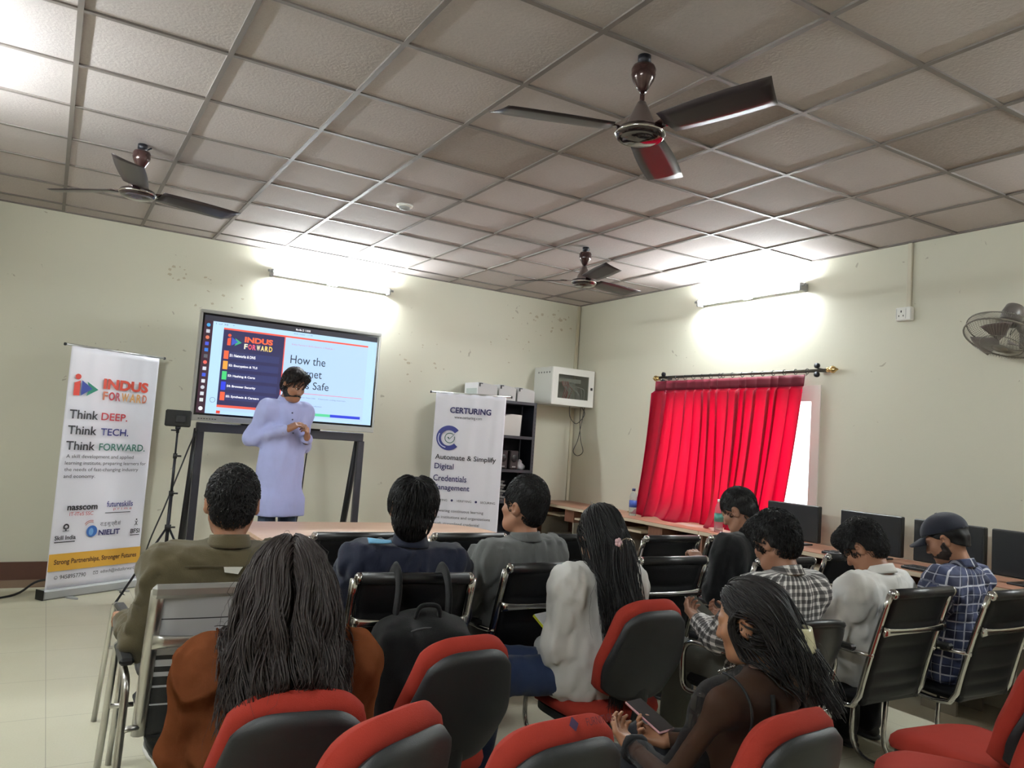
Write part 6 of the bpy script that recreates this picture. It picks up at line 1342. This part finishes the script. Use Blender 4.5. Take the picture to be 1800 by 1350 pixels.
def man_navy():
    cm = cloth('jacket_navy', (24, 28, 46), 0.75); cb = cloth('stripe_sky', (120, 178, 214), 0.7)
    p = Person('person from behind in a navy jacket with a light blue shoulder stripe', (1.345, -0.62, 0), -8, 1.0, True, -9, 2, 0, (0, -14, 2), True, (0, -0.02, 0.515), 0.495, 0.188, {-1: dict(el=(-0.29, 0.02, 0.68), wr=(-0.17, 0.25, 0.66)), 1: dict(el=(0.28, 0.02, 0.70), wr=(0.14, 0.25, 0.66))}, None, None, (150, 106, 82))
    p.build_body(); o = p.top(cm, 0.018, 0.46, 1.0, 0.008, 41, (cm, 0.050, 0.35), 'jacket', loose=0.020)
    S = p.topS; A, B = p.neck+np.array([-0.088, -0.035, 0.14]), p.sh[-1]+np.array([0.012, -0.035, 0.16]); P = np.zeros((14, 5, 3)); side = np.array([0, -0.03, -0.008])
    for i in range(14):
        for j in range(5):
            q = A+(B-A)*i/13+side*(j/4)*(0.4+0.6*i/13)
            for _ in range(25): q = q-np.array([0, 0, 1])*(S.ev(q[None])[0]-0.026)*0.7
            P[i, j] = q
    m = MB(); m.slab(P, 0.004); st = m.obj('shoulder_stripe', cb, o); st['label'] = 'light blue shoulder stripe'
    p.trousers(DARKT); p.shoes(SHOE); p.hair_cap(BLK, 0.008, 0.004, 0.003, 55, 9, base=-0.03, nape=-0.095, tufts=(((0, -0.085, -0.06), (0.05, 0.03, 0.045)),)); p.hair_locks(BLK, 1700, (0.05, 0.085), 0.0020, 0.002, 1.1, 10, flow=lambda l: np.stack([l[:, 0]*4, -0.25+0*l[:, 0], -0.8+0*l[:, 0]], 1))
man_navy()

def man_grey():
    cm = cloth('shirt_grey', (92, 93, 92), 0.85)
    p = Person('person from behind in a dark grey shirt, head turned left towards the screen', (1.98, -0.47, 0), 3, 1.02, True, -9, 0, 8, (-4, 24, 0), True, (0.0, -0.02, 0.515), 0.485, 0.188, {-1: dict(el=(-0.27, -0.06, 0.72), wr=(-0.275, 0.17, 0.695)), 1: dict(el=(0.27, 0.02, 0.70), wr=(0.12, 0.25, 0.66))}, None, None, (158, 114, 90))
    p.build_body(); p.top(cm, 0.016, 0.46, 1.0, 0.009, 51, (cm, 0.038, 0.28), loose=0.018); p.trousers(DARKT); p.shoes(SHOE)
    p.hair_cap(BLK, 0.008, 0.018, 0.003, 60, 12, base=0.0, nape=-0.078); p.hair_locks(BLK, 1500, (0.03, 0.055), 0.0018, 0.001, 0.3, 13)
man_grey()

def woman_white():
    cm = cloth('top_white', (206, 204, 200), 0.85, 0.15, 0.2, 420)
    p = Person('person seen from behind in a loose white top, very long black hair', (2.12, -0.99, 0), 3, 0.93, True, -2, 0, 0, (4, -4, 0), False, (-0.02, 0.0, 0.515), 0.475, 0.185, {-1: dict(el=(-0.235, -0.02, 0.64), wr=(-0.12, 0.20, 0.58)), 1: dict(el=(0.235, -0.02, 0.65), wr=(0.12, 0.22, 0.58))}, {-1: np.array((-0.43, 0.13, 0.51)), 1: np.array((-0.35, 0.27, 0.51))}, {-1: np.array((-0.47, 0.17, 0.085)), 1: np.array((-0.40, 0.30, 0.085))}, (156, 114, 92))
    p.build_body(); p.top(cm, 0.016, 0.40, 1.0, 0.0065, 61, None, 'white_top', loose=0.028, neck_open=0.06, ffr=20); p.trousers(JEAN); p.shoes(mat('shoe_pattern', (150, 156, 150), 0.7), SOLE)
    p.hair_cap(BLK, 0.004, 0.002, 0.002, 40, 14); p.long_hair(BLK, 2800, (0.50, 0.80), 0.0025, 15, 0.016, 17, 0.30, (p.hf((0.0, -0.112, -0.055)), 0.24, 0.60), -0.045, 0.010, 80, 0.0, xlim=(0.085, 0.10), rest=0.88)
    cx = p.hf((0.000, -0.196, -0.042)); m = MB(); wire = mat('clip_metal', (190, 176, 160), 0.25, 0.9)
    for r in (0.030, 0.020): m.tube([cx+p.Rh @ np.array([r*1.25*math.cos(a), -0.006, r*math.sin(a)*0.9]) for a in np.linspace(0, 6.28, 22)], 0.0030, 6)
    m.tube([cx+p.Rh @ np.array([-0.004, -0.006, z]) for z in (-0.03, 0.03)], 0.004, 6); m.tube([cx+p.Rh @ np.array([0.008, -0.006, z]) for z in (-0.028, 0.028)], 0.004, 6); hc = m.obj('hair_clip', wire, p.t); hc['label'] = 'metal hair clip'
    m = MB()
    for k in range(5): a = 2*math.pi*k/5; m.lathe([(0.009, 0), (0.008, 0.003), (0, 0.004)], 10, M=np.block([[p.Rh @ rotm('x', 90), (cx+p.Rh @ np.array([-0.045+0.010*math.cos(a), -0.006, 0.012+0.010*math.sin(a)]))[:, None]], [np.array([[0, 0, 0, 1.0]])]]))
    m.obj('flower_clip', mat('flower_pink', (214, 176, 180), 0.6), p.t)
woman_white()

def man_black():
    cm = cloth('shirt_black', (12, 12, 14), 0.9)
    p = Person('person in a black shirt in profile, reading papers on the lap', (3.50, -0.47, 0), 8, 1.0, True, -4, 0, 0, (28, 14, 0), True, (0.0, -0.02, 0.53), 0.49, 0.18, {-1: dict(el=(-0.235, -0.02, 0.70), wr=(-0.11, 0.18, 0.82), d=(0.2, 0.6, 0.6), curl=0.8), 1: dict(el=(0.26, 0.06, 0.70), wr=(0.05, 0.30, 0.68))}, None, None, (150, 108, 86))
    p.build_body(); p.top(cm, 0.016, 0.46, 0.62, 0.008, 71, (cm, 0.045, 0.3), loose=0.018); p.trousers(GREYT); p.shoes(SHOE); p.eyes(); p.brows(BLK)
    p.hair_cap(BLK, 0.006, 0.010, 0.003, 70, 16, base=-0.006, nape=-0.080); p.hair_locks(BLK, 1200, (0.02, 0.04), 0.0018, 0.001, 0.35, 17)
    m = MB(); fa = nrm(p.wr[-1]-p.el[-1]); w = p.wr[-1]-fa*0.03; e1 = nrm(np.cross(fa, [0, 0, 1])); e2 = np.cross(fa, e1); m.tube([w+0.034*(math.cos(a)*e1+math.sin(a)*e2) for a in np.linspace(0, 6.28, 18)], 0.006, 6); m.obj('wrist_watch', CHROME, p.t)
man_black()

def man_checked():
    cm = check_mat('check_black_white', (204, 200, 196), [(0, 0.030, 0, 0.016, (40, 36, 38), 0.75), (1, 0.030, 0, 0.016, (34, 30, 32), 0.80), (0, 0.030, 0.007, 0.004, (230, 226, 222), 0.5)])
    p = Person('person in a black-and-white checked shirt, looking down at a phone', (2.855, -1.265, 0), 2, 0.98, True, -4, 0, 0, (24, 6, 0), True, (0, -0.03, 0.515), 0.455, 0.192, {-1: dict(el=(-0.28, 0.04, 0.68), wr=(-0.16, 0.26, 0.695), d=(0.2, 0.8, 0.3), n=(0.3, -0.2, 0.8), curl=0.9), 1: dict(el=(0.28, 0.04, 0.70), wr=(0.08, 0.28, 0.68), d=(-0.3, 0.8, 0.2), n=(-0.3, -0.2, 0.8), curl=0.9)}, None, None, (146, 104, 82))
    p.build_body(); p.top(cm, 0.015, 0.44, 1.0, 0.006, 81, (cm, 0.036, 0.3), pattern=True, loose=0.016); p.trousers(GREYT); p.shoes(SHOE); p.eyes(); p.brows(BLK)
    p.hair_cap(BLK, 0.014, 0.010, 0.006, 70, 18, base=-0.010, nape=-0.078, tufts=(((0, 0.07, 0.085), (0.06, 0.045, 0.04)),)); p.hair_locks(BLK, 1700, (0.03, 0.055), 0.0019, 0.004, 0.6, 19)
    m = MB(); fa = nrm(p.wr[-1]-p.el[-1]); w = p.wr[-1]-fa*0.01; e1 = nrm(np.cross(fa, [0, 0, 1])); e2 = np.cross(fa, e1); m.tube([w+0.032*(math.cos(a)*e1+math.sin(a)*e2) for a in np.linspace(0, 6.28, 18)], 0.005, 6); m.obj('wrist_watch', CHROME, p.t)
    return p
man_checked()

def woman_sheer():
    cm = cloth('top_sheer', (30, 27, 27), 0.8); nt = cm.node_tree; b = nt.nodes['Principled BSDF']; tr = nt.nodes.new('ShaderNodeBsdfTransparent'); tr.inputs[0].default_value = (0.62, 0.58, 0.55, 1); ms = nt.nodes.new('ShaderNodeMixShader'); ms.inputs[0].default_value = 0.52
    nt.links.new(b.outputs[0], ms.inputs[1]); nt.links.new(tr.outputs[0], ms.inputs[2]); nt.links.new(ms.outputs[0], nt.nodes['Material Output'].inputs['Surface'])
    p = Person('person in a sheer black top holding a phone, dark hair in a pale claw clip', (1.755, -2.115, 0), 10, 0.90, True, -5, 0, 0, (14, 16, 0), False, (0.0, -0.02, 0.485), 0.44, 0.19, {-1: dict(el=(-0.26, 0.03, 0.62), wr=(-0.13, 0.26, 0.60), d=(0.25, 0.9, 0.25), n=(0.3, -0.2, 0.8), curl=0.8), 1: dict(el=(0.26, 0.04, 0.62), wr=(0.04, 0.26, 0.59), d=(-0.5, 0.8, 0.1), n=(-0.3, -0.2, 0.8), curl=0.9)}, None, None, (150, 106, 78))
    p.build_body(); o = p.top(cm, 0.010, 0.40, 1.0, 0.004, 91, None, 'sheer_top', neck_open=0.074); p.trousers(DARKT); p.shoes(SHOE); p.eyes(); p.brows(BLK)
    S = p.topS
    def on(q, off=0.017):
        q = np.array(q, float)
        for _ in range(20): q = q-S.grad(q[None])[0]*(S.ev(q[None])[0]-off)
        return q
    sm = mat('lining_black', (14, 13, 14), 0.8)
    for q in (-1, 1):
        m = MB(); m.tube([on(p.f((q*0.085, -0.12, z)), 0.014) for z in np.linspace(0.43, 0.20, 12)], 0.007, 6); m.obj('strap', sm, o)
        m = MB(); m.tube([on(p.sh[q]+np.array([q*0.0, -0.07*math.cos(a)-0.0, 0.07*math.sin(a)])) for a in np.linspace(-0.9, 1.6, 14)], 0.0035, 6); m.obj('sleeve_seam', sm, o)
    V = []; g = np.random.default_rng(4); 
    m = MB()
    for k in range(240):
        a = g.uniform(-1.1, 1.1)+math.pi/2*1.0; r = g.uniform(0.085, 0.135); q = on(p.neck+np.array([r*math.cos(a)*1.15, r*math.sin(a)-0.01, 0.0])); m.lathe([(0.0035, 0), (0.002, 0.003), (0, 0.0035)], 6, M=np.block([[rotm('x', g.uniform(-40, 40)), q[:, None]], [np.array([[0, 0, 0, 1.0]])]]))
    m.obj('neckline_sequins', mat('sequin_silver', (190, 188, 182), 0.25, 0.9), o)
    m = MB(); w = p.wr[-1]-nrm(p.wr[-1]-p.el[-1])*0.015; fa = nrm(p.wr[-1]-p.el[-1]); e1 = nrm(np.cross(fa, [0, 0, 1])); e2 = np.cross(fa, e1); m.tube([w+0.033*(math.cos(a)*e1+math.sin(a)*e2) for a in np.linspace(0, 6.28, 18)], [0.011+0.003*math.sin(5*a) for a in np.linspace(0, 6.28, 18)], 8); m.obj('scrunchie', BLACKF, p.t)
    p.hair_cap(BLK, 0.005, 0.003, 0.002, 40, 22); p.long_hair(hair_mat((26, 22, 22), 0.34), 2600, (0.24, 0.37), 0.0023, 23, 0.014, 20, 0.50, (p.hf((0.02, -0.122, -0.050)), 0.46, 0.10), -0.05, 0.010, 60, 0.0, xlim=(0.095, 0.060), rest=0.86)
    cc = p.hf((0.010, -0.150, -0.066)); pm = mat('claw_pale', (196, 190, 158), 0.3); m = MB()
    for s in (-1, 1):
        P = np.zeros((9, 7, 3))
        for i in range(9):
            for j in range(7):
                a = -0.2+2.1*i/8; v = j/6-0.5; P[i, j] = cc+p.Rh @ np.array([s*(0.006+0.026*math.sin(a)), -0.012-0.026*math.cos(a)+0.02, v*0.075*(1-0.2*abs(math.cos(a)))])
        m.slab(P, 0.004)
    hc = m.obj('hair_clip', pm, p.t); hc['label'] = 'pale cream claw clip'
woman_sheer()

def man_white():
    cm = cloth('shirt_white', (214, 211, 206), 0.8, 0.15)
    p = Person('person in a white shirt and glasses, head bent down', (3.485, -1.29, 0), 6, 0.97, True, -4, 0, 0, (38, 10, 0), True, (0.0, -0.02, 0.51), 0.455, 0.188, {-1: dict(el=(-0.27, 0.02, 0.68), wr=(-0.10, 0.24, 0.64)), 1: dict(el=(0.27, 0.05, 0.70), wr=(0.06, 0.28, 0.66))}, None, None, (148, 104, 80))
    p.build_body(); p.top(cm, 0.016, 0.43, 1.0, 0.010, 101, (cm, 0.038, 0.28), loose=0.024, ffr=20); p.trousers(DARKT); p.shoes(SHOE); p.eyes(); p.brows(BLK)
    p.hair_cap(BLK, 0.011, 0.010, 0.004, 60, 24, base=-0.010, nape=-0.078, tufts=(((0, 0.065, 0.085), (0.06, 0.045, 0.038)),)); p.hair_locks(BLK, 1600, (0.035, 0.06), 0.0019, 0.004, 0.6, 25)
    m = MB(); f = p.hf
    for q in (-1, 1): m.tube([f((q*0.033+0.024*math.cos(a), 0.104, 0.004+0.018*math.sin(a))) for a in np.linspace(0, 6.28, 20)], 0.0020, 5); m.tube([f((q*0.057, 0.102, 0.008)), f((q*0.080, 0.05, 0.010)), f((q*0.083, -0.004, 0.012)), f((q*0.080, -0.02, -0.004))], 0.0020, 5)
    m.tube([f((-0.010, 0.105, 0.008)), f((0, 0.108, 0.010)), f((0.010, 0.105, 0.008))], 0.0018, 5); m.obj('glasses', BLACKP, p.t)
man_white()

def man_cap():
    L = [(0, 0.085, 0, 0.030, (70, 78, 110), 0.5), (1, 0.085, 0, 0.030, (70, 78, 110), 0.5), (0, 0.085, 0.055, 0.007, (206, 206, 212), 0.8), (1, 0.085, 0.055, 0.007, (206, 206, 212), 0.8), (0, 0.0425, 0.01, 0.004, (176, 178, 190), 0.6), (1, 0.0425, 0.01, 0.004, (176, 178, 190), 0.6)]
    cm = check_mat('plaid_navy', (34, 38, 62), L)
    p = Person('person in a navy plaid shirt and dark cap, looking down', (3.965, -1.395, 0), 8, 0.98, True, -4, 0, 0, (26, 10, 0), True, (0.0, -0.02, 0.525), 0.475, 0.19, {-1: dict(el=(-0.28, 0.02, 0.70), wr=(-0.12, 0.26, 0.65)), 1: dict(el=(0.28, 0.04, 0.70), wr=(0.06, 0.28, 0.66))}, None, None, (150, 106, 82))
    p.build_body(); p.top(cm, 0.016, 0.43, 1.0, 0.008, 111, (cm, 0.036, 0.28), pattern=True, loose=0.020); p.trousers(DARKT); p.shoes(SHOE); p.eyes(); p.brows(BLK)
    p.hair_cap(BLK, 0.008, 0.0, 0.003, 70, 26, base=-0.004, nape=-0.078); p.beard(hair_mat((44, 34, 30), 0.6))
    cp = cloth('cap_dark', (34, 36, 46), 0.85); S = Sdf(); S.ell(p.hf((0, -0.008, 0.042)), np.array((0.094, 0.112, 0.092)), R=p.Rh); S.cut(p.hf((0, 0, 0.036)), p.Rh @ nrm((0, 0.10, -1.0))); V, F = S.mesh(0.006); cap = fast_obj('cap', V, F, cp, p.t)
    P = np.zeros((17, 6, 3))
    for i in range(17):
        a = math.pi*(0.08+0.84*i/16)
        for j in range(6): v = j/5; P[i, j] = p.hf((0.082*math.cos(a)*(1-0.06*v), 0.058+0.045*math.sin(a)*(1-v)+(0.045+0.075)*math.sin(a)*v, 0.045-0.020*v-0.016*abs(math.cos(a))*(0.5+v)))
    m = MB(); m.slab(P, 0.004); m.obj('brim', cp, cap)
    m = MB(); m.lathe([(0.008, 0), (0.006, 0.005), (0, 0.006)], 10, M=np.block([[p.Rh, p.hf((0, -0.008, 0.133))[:, None]], [np.array([[0, 0, 0, 1.0]])]])); m.obj('cap_button', cp, cap)
man_cap()

# ================================================================== THINGS HELD OR HUNG
def local(o_loc, rz, q):
    a = R_(rz); return (o_loc[0]+q[0]*math.cos(a)-q[1]*math.sin(a), o_loc[1]+q[0]*math.sin(a)+q[1]*math.cos(a), q[2])
def phone(label, loc, rot, rgb):
    t = thing('mobile_phone', label, 'phone', loc); t.rotation_euler = rot
    m = MB(); m.box((-0.037, -0.075, -0.004), (0.037, 0.075, 0.004), bev=0.003); m.obj('case', mat('phone_case_%d' % rgb[0], rgb, 0.4), t)
    m = MB(); m.box((-0.034, -0.071, 0.0041), (0.034, 0.071, 0.0050)); m.obj('screen', mat('phone_screen', (16, 16, 20), 0.1), t)
    m = MB(); m.box((-0.03, 0.045, -0.0055), (-0.008, 0.068, -0.004), bev=0.0006); m.obj('camera_bump', BLACKP, t)
phone('phone in the hands of the man in the checked shirt', local((2.855, -1.265), 2, (-0.05, 0.37, 0.735)), (R_(28), 0, R_(4)), (200, 190, 186))
phone('pinkish phone in the hands of the woman in the sheer top', local((1.755, -2.115), 10, (0.03, 0.335, 0.640)), (R_(20), 0, R_(10)), (176, 128, 132))
t = thing('paper_sheets', 'white paper sheets on the lap of the man in black', 'paper', local((3.50, -0.47), 8, (-0.06, 0.26, 0.632)), R_(20))
for k in range(3):
    m = MB(); P = np.array([[(x, y, 0.004*k+0.01*math.sin(3*x+k)) for y in np.linspace(-0.14, 0.14, 6)] for x in np.linspace(-0.10, 0.10, 6)]); m.slab(P, 0.0012); o = m.obj('sheet', mat('paper_white', (222, 222, 226), 0.8), t); o.rotation_euler = (0, 0, 0.08*k)
t = thing('notebook', 'small yellow-green notebook on the lap of the long-haired woman in white', 'notebook', (1.985, -0.83, 0.672), R_(20))
m = MB(); m.box((-0.05, -0.07, 0), (0.05, 0.07, 0.010), rot=rotm('x', 35), at=(0, 0, 0)); m.obj('cover', mat('cover_yellow', (206, 204, 50), 0.6), t)
m = MB(); m.box((-0.048, -0.068, 0.010), (0.048, 0.068, 0.014), rot=rotm('x', 35), at=(0, 0, 0)); m.obj('pages', mat('paper_white', (222, 222, 226), 0.8), t)
def backpack():
    rz = -8; t = thing('backpack', 'black backpack hung by its straps over the back of the chair behind the navy jacket', 'backpack', (1.335-0.0, -0.61, 0), R_(rz)); cm = cloth('backpack_black', (11, 11, 13), 0.85, 0.5, 0.1, 500)
    S = Sdf(); S.box((0.015, -0.435, 0.52), (0.125, 0.055, 0.20), 0.045, 0.03); S.ell((0.015, -0.42, 0.74), (0.15, 0.085, 0.085), 0.06); S.box((0.015, -0.50, 0.46), (0.10, 0.025, 0.13), 0.03, 0.03); V, F = S.mesh(0.008, 0, wavy(5, 0.004, 30)); fast_obj('body', V, F, cm, t)
    for x in (-0.085, 0.115):
        m = MB(); P = [(x*1.0, -0.40, 0.80), (x*0.96, -0.405, 0.875), (x*0.93, -0.385, 0.928), (x*0.92, -0.335, 0.948), (x*0.92, -0.285, 0.925), (x*0.95, -0.268, 0.86)]; m.tube(smooth_path(P, 5), 0.031, 8, flat=(1.0, 0.30)); m.obj('shoulder_strap', cm, t)
    m = MB(); m.tube(smooth_path([(-0.03, -0.47, 0.80), (-0.015, -0.48, 0.845), (0.045, -0.48, 0.845), (0.06, -0.47, 0.80)], 5), 0.009, 8); m.obj('grab_handle', cm, t)
    m = MB(); m.tube(smooth_path([(-0.12, -0.508, 0.52), (-0.11, -0.512, 0.68), (-0.05, -0.508, 0.765), (0.08, -0.508, 0.765), (0.14, -0.512, 0.68), (0.15, -0.508, 0.52)], 6), 0.004, 6); m.obj('zip', mat('zip_dark', (60, 60, 62), 0.4), t)
backpack()
